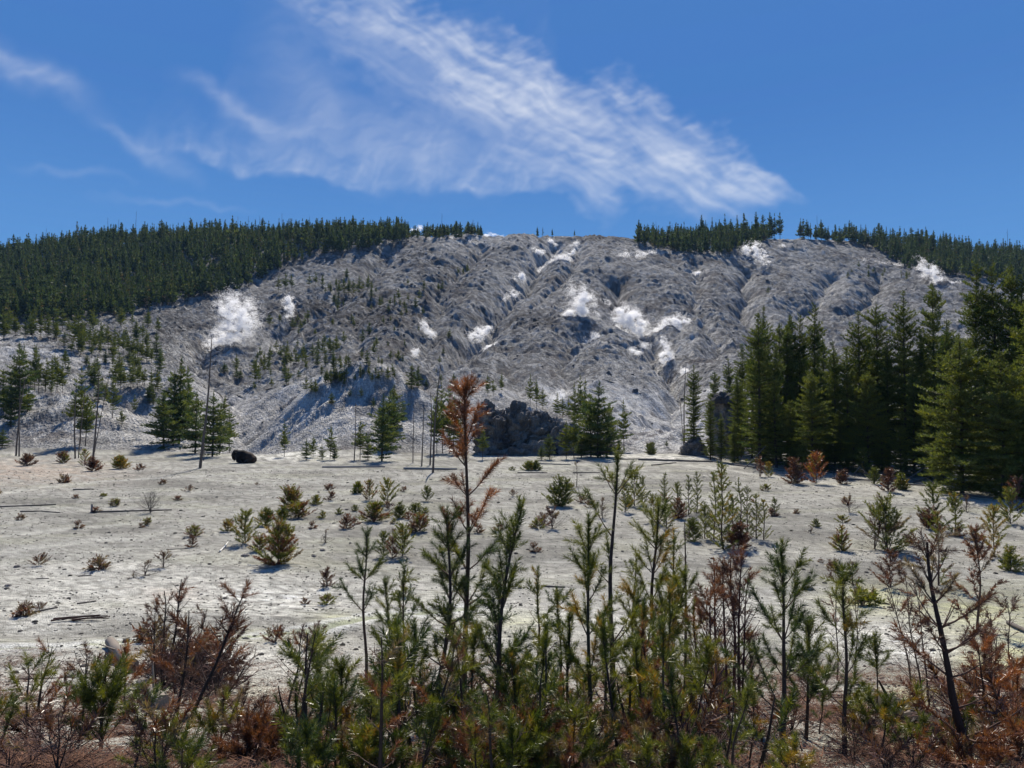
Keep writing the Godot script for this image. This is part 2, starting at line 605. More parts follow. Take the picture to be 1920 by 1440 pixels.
func flat_colour(x: float, z: float, h: float, runs: Array) -> Color:
	var p := pixel(Vector3(x, h, z))
	var d := -z
	var n1 := n_lo.get_noise_2d(x * 0.16, z * 0.32)
	var n2 := n_lo.get_noise_2d(x * 0.55 + 50.0, z * 1.5)
	var n3 := n_lo.get_noise_2d(x * 2.6, z * 4.2 + 70.0)
	var n4 := n_lo.get_noise_2d(x * 9.0 + 11.0, z * 11.0)
	var c := Color(0.41, 0.40, 0.352)
	c = c.lerp(Color(0.475, 0.463, 0.41), clampf(0.5 + n1 * 1.2, 0, 1))
	c = c.lerp(Color(0.23, 0.22, 0.185), smoothstep(0.0, 0.42, n2 * 0.8 + n3 * 0.7 + n4 * 0.25) * 0.75)
	c = c.lerp(Color(0.66, 0.645, 0.56), smoothstep(0.1, 0.5, n2 * 0.6 - n1 * 0.45 + n3 * 0.55 + n4 * 0.2) * 0.8)
	c = c.lerp(Color(0.235, 0.228, 0.2), smoothstep(-0.02, 0.3, n_lo.get_noise_2d(x * 0.07 + 31.0, z * 0.16) + n2 * 0.3 + n3 * 0.15) * 0.7)
	c = c.lerp(Color(0.5, 0.5, 0.37), smoothstep(0.12, 0.4, n_lo.get_noise_2d(x * 0.09 - 77.0, z * 0.25) + n3 * 0.15) * 0.35)
	var w := blotch(p, WHITE)
	w *= smoothstep(-0.3, 0.22, n2 * 0.55 + n3 * 0.8 + n4 * 0.5)
	c = c.lerp(Color(0.86, 0.845, 0.76), clampf(w, 0, 1))
	var t := blotch(p, TAN)
	c = c.lerp(Color(0.58, 0.475, 0.375), clampf(t * (0.75 + n2 + n3 * 0.5), 0, 0.9))
	var s := blotch(p, SULPHUR)
	c = c.lerp(Color(0.68, 0.68, 0.40), clampf(s * (0.8 + n2 * 0.8 + n3 * 0.6), 0, 0.92))
	var q := Vector2(x, d)
	for k in runs.size():
		if k > 0 and k < 4 and p.x > 460.0 or k == 4 and p.x < 1100.0 or d < runs[k][2].x - 3.0 or d > runs[k][2].y + 3.0:
			continue
		var e: float = near_line(q, runs[k][0]) / runs[k][1] + n3 * 0.9 + n2 * 0.5
		if k == 0:
			c = c.lerp(Color(0.44, 0.47, 0.32), smoothstep(1.9, 0.7, e) * 0.9)
			c = c.lerp(Color(0.82, 0.825, 0.78), smoothstep(1.3, 1.9, e) * smoothstep(4.5, 2.4, e) * 0.7)
		else:
			c = c.lerp(Color(0.76, 0.745, 0.66), smoothstep(1.5, 0.1, e + n4 * 0.8) * 0.75 * smoothstep(-0.45, 0.15, n2 + n3 * 0.7))
	# needle duff among the young trees of the bank: brown, in patches with edges of their own
	var duff := smoothstep(9.5, 6.0, d + n2 * 4.0 - n1 * 4.0 + (1.6 if p.x < 560.0 else 0.0)) * smoothstep(0.06, 0.26, n2 * 0.6 + n3 * 0.5 + n4 * 0.35)
	c = c.lerp(Color(0.15, 0.12, 0.1), clampf(duff, 0, 1) * 0.8)
	c = c * (1.0 + n4 * 0.5)
	c.a = 1.0
	return c


const DARK := [[690, 585, 110, 38, 1.0], [620, 570, 60, 22, 0.8], [830, 520, 50, 30, 0.6], [760, 480, 90, 20, 0.5], [320, 615, 60, 25, 0.8], [1010, 600, 60, 22, 0.7], [1110, 445, 90, 10, 0.7], [880, 600, 60, 22, 0.5], [760, 640, 70, 20, 0.5], [560, 590, 60, 22, 0.7], [1140, 560, 70, 28, 0.35], [950, 470, 60, 14, 0.4]]
const PALE := [[330, 650, 60, 40, 0.5], [1000, 480, 70, 18, 1.1], [980, 520, 20, 16, 0.8], [1180, 640, 130, 34, 0.55], [1480, 470, 60, 24, 0.6], [880, 455, 70, 16, 1.1], [1350, 470, 80, 12, 0.4], [1050, 590, 80, 30, 0.4], [800, 690, 60, 20, 0.5], [1050, 740, 30, 24, 0.8], [640, 712, 100, 10, 0.7], [1240, 830, 60, 40, 0.8], [30, 650, 60, 24, 0.7], [1560, 560, 120, 40, 0.3], [1200, 760, 80, 60, 0.5], [600, 775, 170, 70, 0.62], [110, 780, 190, 70, 0.5], [1235, 790, 130, 70, 0.7], [330, 790, 120, 60, 0.35], [880, 800, 120, 50, 0.3], [960, 450, 90, 9, 0.8], [1180, 470, 90, 10, 0.6], [1250, 540, 90, 30, 0.35], [60, 650, 90, 26, 0.6], [700, 715, 60, 12, 0.6], [1040, 470, 50, 30, 0.8], [960, 560, 40, 20, 0.4], [1130, 640, 50, 16, 0.6], [1250, 700, 26, 30, 0.6], [900, 720, 120, 24, 0.35]]


func slope_colour(x: float, z: float, h: float) -> Color:
	var p := pixel(Vector3(x, h, z))
	var n1 := n_lo.get_noise_2d(x * 0.018, z * 0.02)
	var n2 := n_lo.get_noise_2d(x * 0.09 + 5.0, z * 0.07)
	var n3 := n_lo.get_noise_2d(x * 0.42, z * 0.3 + 9.0)
	var n5 := n_lo.get_noise_2d(x * 1.35, z * 1.1 + 3.0)
	var n6 := n_lo.get_noise_2d(x * 0.3 + n2 * 2.0, z * 0.045)
	var c := Color(0.225, 0.225, 0.222).lerp(Color(0.44, 0.436, 0.42), smoothstep(-0.3, 0.4, n1 + n2 * 0.25))
	c = c.lerp(Color(0.12, 0.117, 0.114), smoothstep(0.0, 0.42, n2 * 0.8 + n3 * 0.8) * 0.8)
	c = c.lerp(Color(0.31, 0.265, 0.24), smoothstep(0.12, 0.5, n2 * 0.7 - n1 * 0.7) * 0.3)
	c = c.lerp(Color(0.62, 0.61, 0.58), smoothstep(0.08, 0.4, -n2 * 0.6 + n3 * 0.8) * 0.65)
	var w := blotch(p, PALE)
	c = c.lerp(Color(0.72, 0.705, 0.665), clampf(w * (0.6 + n3 + n6 * 1.6), 0, 0.9))
	c = c.lerp(Color(0.64, 0.63, 0.6), smoothstep(0.16, 0.4, n6 + n3 * 0.25) * 0.6)
	var k := blotch(p, DARK)
	c = c.lerp(Color(0.085, 0.078, 0.076), clampf(k * 1.3 * smoothstep(-0.25, 0.25, n3 + n2 * 0.6), 0, 0.92))
	c = c * (1.0 + n5 * lerpf(0.4, 0.95, smoothstep(120.0, 200.0, -z)))
	c.a = 1.0
	return c


func sheet(called: String, ds: PackedFloat32Array, cols: int, side: float, lead: float, material: Material, slope: bool, runs: Array):
	var rows := ds.size()
	var v := PackedVector3Array()
	v.resize(rows * cols)
	var n := PackedVector3Array()
	n.resize(rows * cols)
	var c := PackedColorArray()
	c.resize(rows * cols)
	var jit := RandomNumberGenerator.new()
	jit.seed = 5
	for r in rows:
		var d := ds[r]
		for k in cols:
			var u := (float(k) / (cols - 1) * 2.0 - 1.0) * side
			var x := u * (d + lead)
			if k > 0 and k < cols - 1 and r > 0 and r < rows - 1:
				x += (jit.randf() - 0.5) * 0.8 * side * (d + lead) * 2.0 / cols
			var hh := height(x, -d)
			if not slope and d > 4.0 and d < 40.0 and runs.size():
				var e := near_line(Vector2(x, d), runs[0][0]) if d < 22.0 and d > 10.0 else 9.0
				hh -= 0.05 * smoothstep(0.34, 0.1, e)
			v[r * cols + k] = Vector3(x, hh, -d)
	for r in rows:
		for k in cols:
			var a := v[r * cols + maxi(k - 1, 0)]
			var b := v[r * cols + mini(k + 1, cols - 1)]
			var e := v[maxi(r - 1, 0) * cols + k]
			var f := v[mini(r + 1, rows - 1) * cols + k]
			var nn := (b - a).cross(f - e).normalized()
			n[r * cols + k] = nn
			var p := v[r * cols + k]
			c[r * cols + k] = slope_colour(p.x, p.z, p.y) if slope else flat_colour(p.x, p.z, p.y, runs)
	var idx := PackedInt32Array()
	idx.resize((rows - 1) * (cols - 1) * 6)
	var w := 0
	for r in rows - 1:
		for k in cols - 1:
			var i := r * cols + k
			idx[w] = i
			idx[w + 1] = i + cols
			idx[w + 2] = i + 1
			idx[w + 3] = i + 1
			idx[w + 4] = i + cols
			idx[w + 5] = i + cols + 1
			w += 6
	var o := part(called, mesh_of(v, n, c, idx), material, self)
	o.set_meta("kind", "structure")
	return o


func build_terrain():
	set_lie()
	var runs := []
	for run in RUNS:
		var line := []
		var span := Vector2(1e9, 0)
		for q in run[0]:
			var g := ground(q.x, q.y)
			line.append(Vector2(g.x, -g.z))
			span = Vector2(minf(span.x, -g.z), maxf(span.y, -g.z))
		runs.append([line, run[1], span])
	var ds := PackedFloat32Array()
	var d := -14.0
	while d < 4.0:
		ds.append(d)
		d += 1.0
	while d < 84.0:
		ds.append(d)
		d += 0.036 + 0.00021 * d * d
	ds.append(84.0)
	sheet("ground", ds, 520, 1.02, 16.0, M.ground, false, runs)
	ds = PackedFloat32Array()
	d = 84.0
	while d < 176.0:
		ds.append(d)
		d += 0.5 + (d - 84.0) * 0.002
	ds.append(178.0)
	sheet("foothills", ds, 620, 1.0, 20.0, M.knoll, true, [])
	ds = PackedFloat32Array()
	d = 176.0
	while d < 515.0:
		ds.append(d)
		d += 0.8 + (d - 176.0) * 0.0026
	while d < 900.0:
		ds.append(d)
		d += 12.0
	var o = sheet("hillside", ds, 690, 1.0, 20.0, M.slope, true, [])


# ---------------------------------------------------------------- plant kit
const PAL := {
	"green": [Color(0.048, 0.068, 0.016), Color(0.082, 0.104, 0.02), Color(0.145, 0.16, 0.026)],
	"deep": [Color(0.036, 0.062, 0.02), Color(0.05, 0.08, 0.024), Color(0.068, 0.1, 0.028)],
	"olive": [Color(0.175, 0.185, 0.026), Color(0.22, 0.21, 0.032), Color(0.13, 0.15, 0.026)],
	"gold": [Color(0.30, 0.21, 0.03), Color(0.26, 0.2, 0.035), Color(0.36, 0.19, 0.03)],
	"orange": [Color(0.35, 0.12, 0.045), Color(0.28, 0.088, 0.038), Color(0.42, 0.17, 0.065)],
	"rust": [Color(0.19, 0.072, 0.042), Color(0.145, 0.052, 0.034), Color(0.24, 0.10, 0.058)],
	"wine": [Color(0.095, 0.042, 0.036), Color(0.072, 0.034, 0.03), Color(0.13, 0.06, 0.05)],
	"dry": [Color(0.2, 0.14, 0.095), Color(0.14, 0.10, 0.07), Color(0.26, 0.19, 0.13)],
	"forest": [Color(0.06, 0.09, 0.042), Color(0.082, 0.115, 0.052), Color(0.11, 0.14, 0.06)],
	"grove": [Color(0.085, 0.11, 0.034), Color(0.12, 0.145, 0.042), Color(0.165, 0.18, 0.052)],
	"slope": [Color(0.13, 0.148, 0.036), Color(0.175, 0.185, 0.048), Color(0.10, 0.12, 0.036)]}
var shoots := {}
var sprays := {}


func build_protos():
	rng.seed = 101
	# a shoot is a bottle brush of needles along +y; several shapes for each fineness
	for grade in [["hi", 124, 0.064, 0.004, 0.16], ["mid", 62, 0.066, 0.0066, 0.17], ["lo", 28, 0.078, 0.017, 0.19], ["far", 18, 0.12, 0.034, 0.24]]:
		var list := []
		for k in 4:
			list.append(make_shoot(grade[1], grade[2], grade[3], grade[4]))
		shoots[grade[0]] = list
	# a spray is the foliage of a bough reaching along +x
	for grade in [["grove", 84, 0.23, 0.056], ["slope", 64, 0.27, 0.08], ["forest", 20, 0.6, 0.24]]:
		var list := []
		for k in 4:
			list.append(make_spray(grade[1], grade[2], grade[3]))
		sprays[grade[0]] = list


func tint(list: PackedVector3Array, pal: Array, per: int) -> PackedColorArray:
	var out := PackedColorArray()
	for i in list.size() / per:
		var c: Color = pal[rng.randi() % pal.size()]
		c = c * rng.randf_range(0.75, 1.3)
		c.a = 1.0
		for k in per:
			out.append(c)
	return out


func with_tints(v: PackedVector3Array) -> Dictionary:
	var d := {"v": v, "c": {}}
	for p in PAL:
		d.c[p] = tint(v, PAL[p], 3)
	return d


func make_shoot(n: int, nl: float, nw: float, length: float) -> Dictionary:
	var v := PackedVector3Array()
	for i in n:
		var t := rng.randf()
		var base := Vector3(0, t * length, 0)
		var phi := rng.randf() * TAU
		var open := deg_to_rad(rng.randf_range(34, 66)) * (1.0 - 0.55 * smoothstep(0.75, 1.0, t))
		var dir := Vector3(cos(phi) * sin(open), cos(open), sin(phi) * sin(open))
		var side := dir.cross(Vector3(rng.randf() - 0.5, rng.randf() - 0.5, rng.randf() - 0.5)).normalized() * nw * 0.5
		v.append(base - side)
		v.append(base + side)
		v.append(base + dir * nl * rng.randf_range(0.75, 1.15))
	return with_tints(v)


func make_spray(n: int, l: float, w: float) -> Dictionary:
	var v := PackedVector3Array()
	var twigs := []
	for k in 9:
		var r := 0.12 + 0.88 * k / 8.0
		twigs.append([Vector3(r * 0.75, 0.02, 0), Vector3(r, rng.randf_range(0.0, 0.16), rng.randf_range(-0.42, 0.42) * (1.15 - 0.6 * r))])
	for i in n:
		var tw: Array = twigs[rng.randi() % twigs.size()]
		var at: Vector3 = tw[0].lerp(tw[1], pow(rng.randf(), 0.55)) + Vector3(rng.randf() - 0.5, rng.randf() - 0.5, rng.randf() - 0.5) * 0.1
		var dir: Vector3 = ((tw[1] - tw[0]).normalized() + Vector3(rng.randf() - 0.5, rng.randf() * 1.1 - 0.25, rng.randf() - 0.5) * 1.5).normalized()
		var side := dir.cross(Vector3(rng.randf() - 0.5, rng.randf() - 0.5, rng.randf() - 0.5)).normalized() * w * 0.5
		var ll := l * rng.randf_range(0.6, 1.2)
		v.append(at - side)
		v.append(at + side)
		v.append(at + dir * ll)
	return with_tints(v)


func along(y: Vector3, roll: float) -> Basis:
	var yy := y.normalized()
	var x := yy.cross(Vector3(0.31, 0.2, 0.93)).normalized()
	var z := x.cross(yy)
	return Basis(x, yy, z) * Basis(Vector3.UP, roll)


class Wood:
	var v := PackedVector3Array()
	var n := PackedVector3Array()
	var c := PackedColorArray()

	func tube(pts: PackedVector3Array, r0: float, r1: float, sides: int, col: Color, cap := false, wob := 0.0):
		var rings := []
		var norms := []
		var m := pts.size()
		for i in m:
			var dir := (pts[mini(i + 1, m - 1)] - pts[maxi(i - 1, 0)]).normalized()
			var x := dir.cross(Vector3(0.12, 0.33, 0.94)).normalized()
			var z := x.cross(dir)
			var t := float(i) / (m - 1)
			var r := lerpf(r0, r1, t)
			var ring := PackedVector3Array()
			var nn := PackedVector3Array()
			for s in sides:
				var a := TAU * s / sides
				var o := x * cos(a) + z * sin(a)
				var rr := r * (1.0 + wob * sin(a * 3.0 + i * 1.7) * cos(i * 2.3 + a))
				ring.append(pts[i] + o * rr)
				nn.append(o)
			rings.append(ring)
			norms.append(nn)
		for i in m - 1:
			for s in sides:
				var s2 := (s + 1) % sides
				v.append_array([rings[i][s], rings[i][s2], rings[i + 1][s], rings[i][s2], rings[i + 1][s2], rings[i + 1][s]])
				n.append_array([norms[i][s], norms[i][s2], norms[i + 1][s], norms[i][s2], norms[i + 1][s2], norms[i + 1][s]])
		var made := (m - 1) * sides * 6
		if cap:
			for e in [0, m - 1]:
				var dir: Vector3 = (pts[0] - pts[1]).normalized() if e == 0 else (pts[m - 1] - pts[m - 2]).normalized()
				for s in sides:
					v.append_array([pts[e], rings[e][s], rings[e][(s + 1) % sides]] if e > 0 else [pts[e], rings[e][(s + 1) % sides], rings[e][s]])
					n.append_array([dir, dir, dir])
					made += 3
		var old := c.size()
		c.resize(old + made)
		for i in made:
			c[old + i] = col


func pick(list: Array) -> String:
	# list: [name, weight, name, weight ...]
	var total := 0.0
	for i in list.size() / 2:
		total += list[i * 2 + 1]
	var r := rng.randf() * total
	for i in list.size() / 2:
		r -= list[i * 2 + 1]
		if r <= 0.0:
			return list[i * 2]
	return list[0]


# A young pine (green, browning or dead). o: h, lean (Vector3 shift of the top), grade, w (branch length at the bottom), pal, top_pal, top_from,
# gap (whorl spacing), bare (share without foliage), low (where branches start), bend, stem radius, many (stems), twigs
func young_pine(root: Node3D, o: Dictionary):
	var h: float = o.h
	var grade: String = o.get("grade", "mid")
	var unit: float = {"hi": 0.15, "mid": 0.16, "lo": 0.18, "far": 0.22}[grade] * o.get("fine", 1.0)
	var fine: float = o.get("fine", 1.0)
	var fv := PackedVector3Array()
	var fc := PackedColorArray()
	var trunk := Wood.new()
	var wood := Wood.new()
	var bark: Color = o.get("bark", Color(0.085, 0.062, 0.05))
	var twigc: Color = o.get("twig", Color(0.16, 0.11, 0.085))
	var stems: int = o.get("many", 1)
	for st in stems:
		var hh: float = h * (1.0 if st == 0 else rng.randf_range(0.5, 0.92))
		var lean: Vector3 = o.get("lean", Vector3.ZERO)
		if st > 0:
			lean += Vector3(rng.randf_range(-1, 1), 0, rng.randf_range(-1, 1)).normalized() * hh * rng.randf_range(0.15, 0.45)
		var bend: Vector3 = o.get("bend", Vector3(rng.randf_range(-1, 1), 0, rng.randf_range(-1, 1)) * 0.03 * hh)
		var wob := Vector3(rng.randf_range(-1, 1), 0, rng.randf_range(-1, 1)) * 0.012 * hh
		var at := func(t: float) -> Vector3:
			return Vector3(0, hh * t, 0) + lean * t + bend * sin(PI * t) + wob * sin(t * 9.0)
		var pts := PackedVector3Array()
		var steps := 10
		for i in steps + 1:
			pts.append(at.call(float(i) / steps))
		var r0: float = o.get("r", 0.008 + 0.0085 * hh) * (1.0 if st == 0 else 0.7)
		pts[0] = pts[0] - Vector3(0, 0.06, 0)
		trunk.tube(pts, r0, r0 * 0.22, 7 if grade == "hi" else 5, bark, false, 0.12)
		var gap: float = o.get("gap", 0.26)
		var y: float = hh * o.get("low", 0.1)
		var wmax: float = o.get("w", 0.3 * hh)
		var bare: float = o.get("bare", 0.0)
		while y < hh - gap * 0.25:
			var t := y / hh
			var count := rng.randi_range(3, 5)
			var a0 := rng.randf() * TAU
			for b in count:
				if rng.randf() < o.get("miss", 0.12):
					continue
				var az := a0 + TAU * b / count + rng.randf_range(-0.35, 0.35)
				var l := wmax * (pow(1.0 - t, 0.72) * 0.86 + 0.14) * rng.randf_range(0.55, 1.15)
				var el := deg_to_rad(lerpf(o.get("el", 18.0), 56.0, t) + rng.randf_range(-12, 12))
				var out := Vector3(cos(az), 0, sin(az))
				var p0: Vector3 = at.call(clampf(t + rng.randf_range(-0.01, 0.01), 0, 1))
				var bp := PackedVector3Array()
				for i in 4:
					var f := i / 3.0
					bp.append(p0 + out * l * f * cos(el) + Vector3(0, l * (f * sin(el) + 0.28 * f * f), 0) + Vector3(rng.randf() - 0.5, rng.randf() - 0.5, rng.randf() - 0.5) * l * 0.05 * f)
				wood.tube(bp, maxf(0.0025, r0 * 0.36 * (0.35 + l / maxf(wmax, 0.01) * 0.65)), 0.0018, 4 if grade == "hi" else 3, twigc)
				var dead_branch: bool = rng.randf() < bare * (1.35 - t * 0.7)
				var pal: Array = o.top_pal if o.has("top_pal") and t > o.get("top_from", 0.6) else o.pal
				var name_ := pick(pal)
				if dead_branch:
					for k in o.get("twigs", 3):
						var f := rng.randf_range(0.3, 0.95)
						var i1 := mini(int(f * 3.0), 2)
						var q: Vector3 = bp[i1].lerp(bp[i1 + 1], f * 3.0 - i1)
						var dv := (out + Vector3(rng.randf_range(-1, 1), rng.randf_range(-0.3, 0.9), rng.randf_range(-1, 1))).normalized() * l * rng.randf_range(0.18, 0.45)
						wood.tube(PackedVector3Array([q, q + dv * 0.5 + Vector3(0, 0.02, 0) * l, q + dv]), 0.0028, 0.0012, 3, twigc)
					continue
				var f0: float = o.get("from", 0.32)
				var reach := l * (1.0 - f0)
				var nmain := maxi(1, int(ceil(reach / (unit * 0.8))))
				for k in nmain:
					var f := f0 + (1.0 - f0) * (k + 0.15) / nmain
					var seg := minf(f * 3.0, 2.999)
					var i0 := int(seg)
					var q: Vector3 = bp[i0].lerp(bp[i0 + 1], seg - i0)
					var dv: Vector3 = bp[i0 + 1] - bp[i0]
					add_shoot(fv, fc, grade, name_, q, dv, fine)
				var sides := int(round(l / unit * o.get("dense", 1.0)))
				for k in sides:
					var f := rng.randf_range(f0, 0.97)
					var q: Vector3 = bp[0].lerp(bp[3], f)
					var sw := out.cross(Vector3.UP) * (1 if k % 2 else -1)
					var dv := (out * 0.8 + sw * rng.randf_range(0.3, 1.0) + Vector3(0, rng.randf_range(0.15, 0.95), 0)).normalized()
					var n2 := name_ if rng.randf() < 0.8 else pick(pal)
					add_shoot(fv, fc, grade, n2, q, dv, fine * rng.randf_range(0.65, 1.05))
			y += gap * rng.randf_range(0.75, 1.2) * lerpf(1.1, 0.75, t)
		if rng.randf() >= bare * 0.8 and not o.get("no_leader", false):
			var lp: Array = o.get("top_pal", o.pal)
			var lead_len := minf(o.get("leader", 0.42), hh * 0.45)
			var nl := int(ceil(lead_len / (unit * 0.5)))
			for k in nl:
				var t := 1.0 - lead_len / hh * (1.0 - float(k) / nl)
				add_shoot(fv, fc, grade, pick(lp), at.call(t), Vector3(rng.randf_range(-0.07, 0.07), 1, rng.randf_range(-0.07, 0.07)), fine * 0.95)
			for k in rng.randi_range(2, 4):
				var az := rng.randf() * TAU
				add_shoot(fv, fc, grade, pick(lp), at.call(0.985), Vector3(cos(az) * 0.6, 1, sin(az) * 0.6), fine * 0.75)
	part("trunk", mesh_of(trunk.v, trunk.n, trunk.c), M.bark, root)
	var limbs: Node = root
	if wood.v.size():
		limbs = part("branches", mesh_of(wood.v, wood.n, wood.c), M.bark, root)
	if fv.size():
		part("needles", mesh_of(fv, null, fc), M.needle, limbs)


func add_shoot(fv: PackedVector3Array, fc: PackedColorArray, grade: String, pal: String, at: Vector3, dir: Vector3, scale_: float):
	var s: Dictionary = shoots[grade][rng.randi() % 4]
	var b := along(dir, rng.randf() * TAU).scaled(Vector3.ONE * scale_)
	fv.append_array(Transform3D(b, at) * (s.v as PackedVector3Array))
	fc.append_array(s.c[pal])


# Crown and trunk of a grown pine, as meshes: kind of spray, height, half width, where the crown starts, whorls, palette
func conifer(kind: String, h: float, w: float, low: float, whorls: int, per: int, pal: Array, o := {}) -> Array:
	var fv := PackedVector3Array()
	var fc := PackedColorArray()
	var wood := Wood.new()
	var bend := Vector3(rng.randf_range(-1, 1), 0, rng.randf_range(-1, 1)) * 0.012 * h
	var pts := PackedVector3Array()
	for i in 7:
		var t := i / 6.0
		pts.append(Vector3(0, h * t - (0.4 if i == 0 else 0.0), 0) + bend * sin(PI * t))
	var r0: float = o.get("r", 0.011 * h)
	wood.tube(pts, r0, r0 * 0.12, 6 if kind != "forest" else 4, o.get("bark", Color(0.085, 0.07, 0.06)))
	var lump := rng.randf() * TAU
	for k in whorls:
		var t := low + (1.0 - low) * pow((k + rng.randf() * 0.7) / whorls, o.get("pack", 0.92))
		t = minf(t, 0.985)
		var n := rng.randi_range(per - 1, per + 1)
		var a0 := rng.randf() * TAU
		for b in n:
			if rng.randf() < o.get("miss", 0.1):
				continue
			var az := a0 + TAU * b / n + rng.randf_range(-0.4, 0.4)
			var u := (t - low) / (1.0 - low)
			var shape := pow(1.0 - u, o.get("taper", 0.8)) * smoothstep(-0.12, 0.2, u) + 0.05
			var l: float = w * shape * rng.randf_range(0.5, 1.28) * (1.0 + 0.3 * sin(az * 2.0 + lump + u * 9.0)) * (1.0 + 0.18 * sin(u * 23.0 + lump * 3.0))
			var el := deg_to_rad(lerpf(o.get("el0", -8.0), 42.0, u) + rng.randf_range(-11, 11))
			var p := Vector3(0, h * t, 0) + bend * sin(PI * t)
			var x := Vector3(cos(az) * cos(el), sin(el), sin(az) * cos(el))
			var z := x.cross(Vector3.UP).normalized()
			var y := z.cross(x)
			var spray: Dictionary = sprays[kind][rng.randi() % 4]
			var name_ := pick(pal)
			if kind == "forest":
				var s := maxf(l, 0.45)
				fv.append_array(Transform3D(Basis(x * s, y * s, z * s), p) * (spray.v as PackedVector3Array))
				fc.append_array(spray.c[name_])
				continue
			# the bough carries sprays from its middle to its tip
			var size: float = o.get("spray", 0.95)
			var m := maxi(1, int(round(l / size * 2.0)))
			for j in m:
				var f := (j + 0.35) / m if m > 1 else 0.1
				var turn := rng.randf_range(-0.7, 0.7) if j < m - 1 else 0.0
				var bb := Basis(y.normalized(), turn) * Basis(x, y, z)
				var s := minf(size, l * 1.1) * rng.randf_range(0.75, 1.15)
				fv.append_array(Transform3D(bb.scaled_local(Vector3.ONE * s), p + x * maxf(0.0, l * f - s * 0.25)) * (spray.v as PackedVector3Array))
				fc.append_array(spray.c[name_ if rng.randf() < 0.75 else pick(pal)])
			if l > 0.5 and kind == "grove":
				wood.tube(PackedVector3Array([p, p + x * l * 0.9]), 0.022 * l + 0.006, 0.004, 3, Color(0.075, 0.062, 0.052))
	# dead twigs on the bare lower trunk
	if kind == "grove":
		for k in int(o.get("dead", 10)):
			var t := rng.randf_range(0.05, maxf(low, 0.12))
			var az := rng.randf() * TAU
			var p := Vector3(0, h * t, 0) + bend * sin(PI * t)
			var l := w * rng.randf_range(0.3, 0.9)
			var d := Vector3(cos(az), rng.randf_range(-0.35, 0.15), sin(az))
			wood.tube(PackedVector3Array([p, p + d * l * 0.5, p + d * l + Vector3(0, -0.1 * l, 0)]), 0.018, 0.005, 3, Color(0.11, 0.095, 0.085))
	# the leader
	for k in 3:
		var spray: Dictionary = sprays[kind][rng.randi() % 4]
		var s: float = (0.5 if kind == "grove" else 0.4) if kind != "forest" else 0.75
		fv.append_array(Transform3D(Basis(Vector3(0, s, 0), Vector3(-s * 0.45, 0, 0), Vector3(0, 0, s * 0.45)).rotated(Vector3.UP, k * 2.1), Vector3(0, h * (0.93 + 0.02 * k), 0)) * (spray.v as PackedVector3Array))
		fc.append_array(spray.c[pick(pal)])
	return [mesh_of(wood.v, wood.n, wood.c), mesh_of(fv, null, fc)]


func place_tree(called: String, pair: Array, at: Vector3, size: Vector3, turn: float, label: String, group: String, tilt := Vector3.ZERO) -> Node3D:
	var t := thing(called, at, label, "pine tree", group)
	t.basis = Basis.from_euler(Vector3(tilt.x, turn, tilt.z)).scaled_local(size)
	part("trunk", pair[0], M.bark, t)
	part("crown", pair[1], M.leaf, t)
	return t


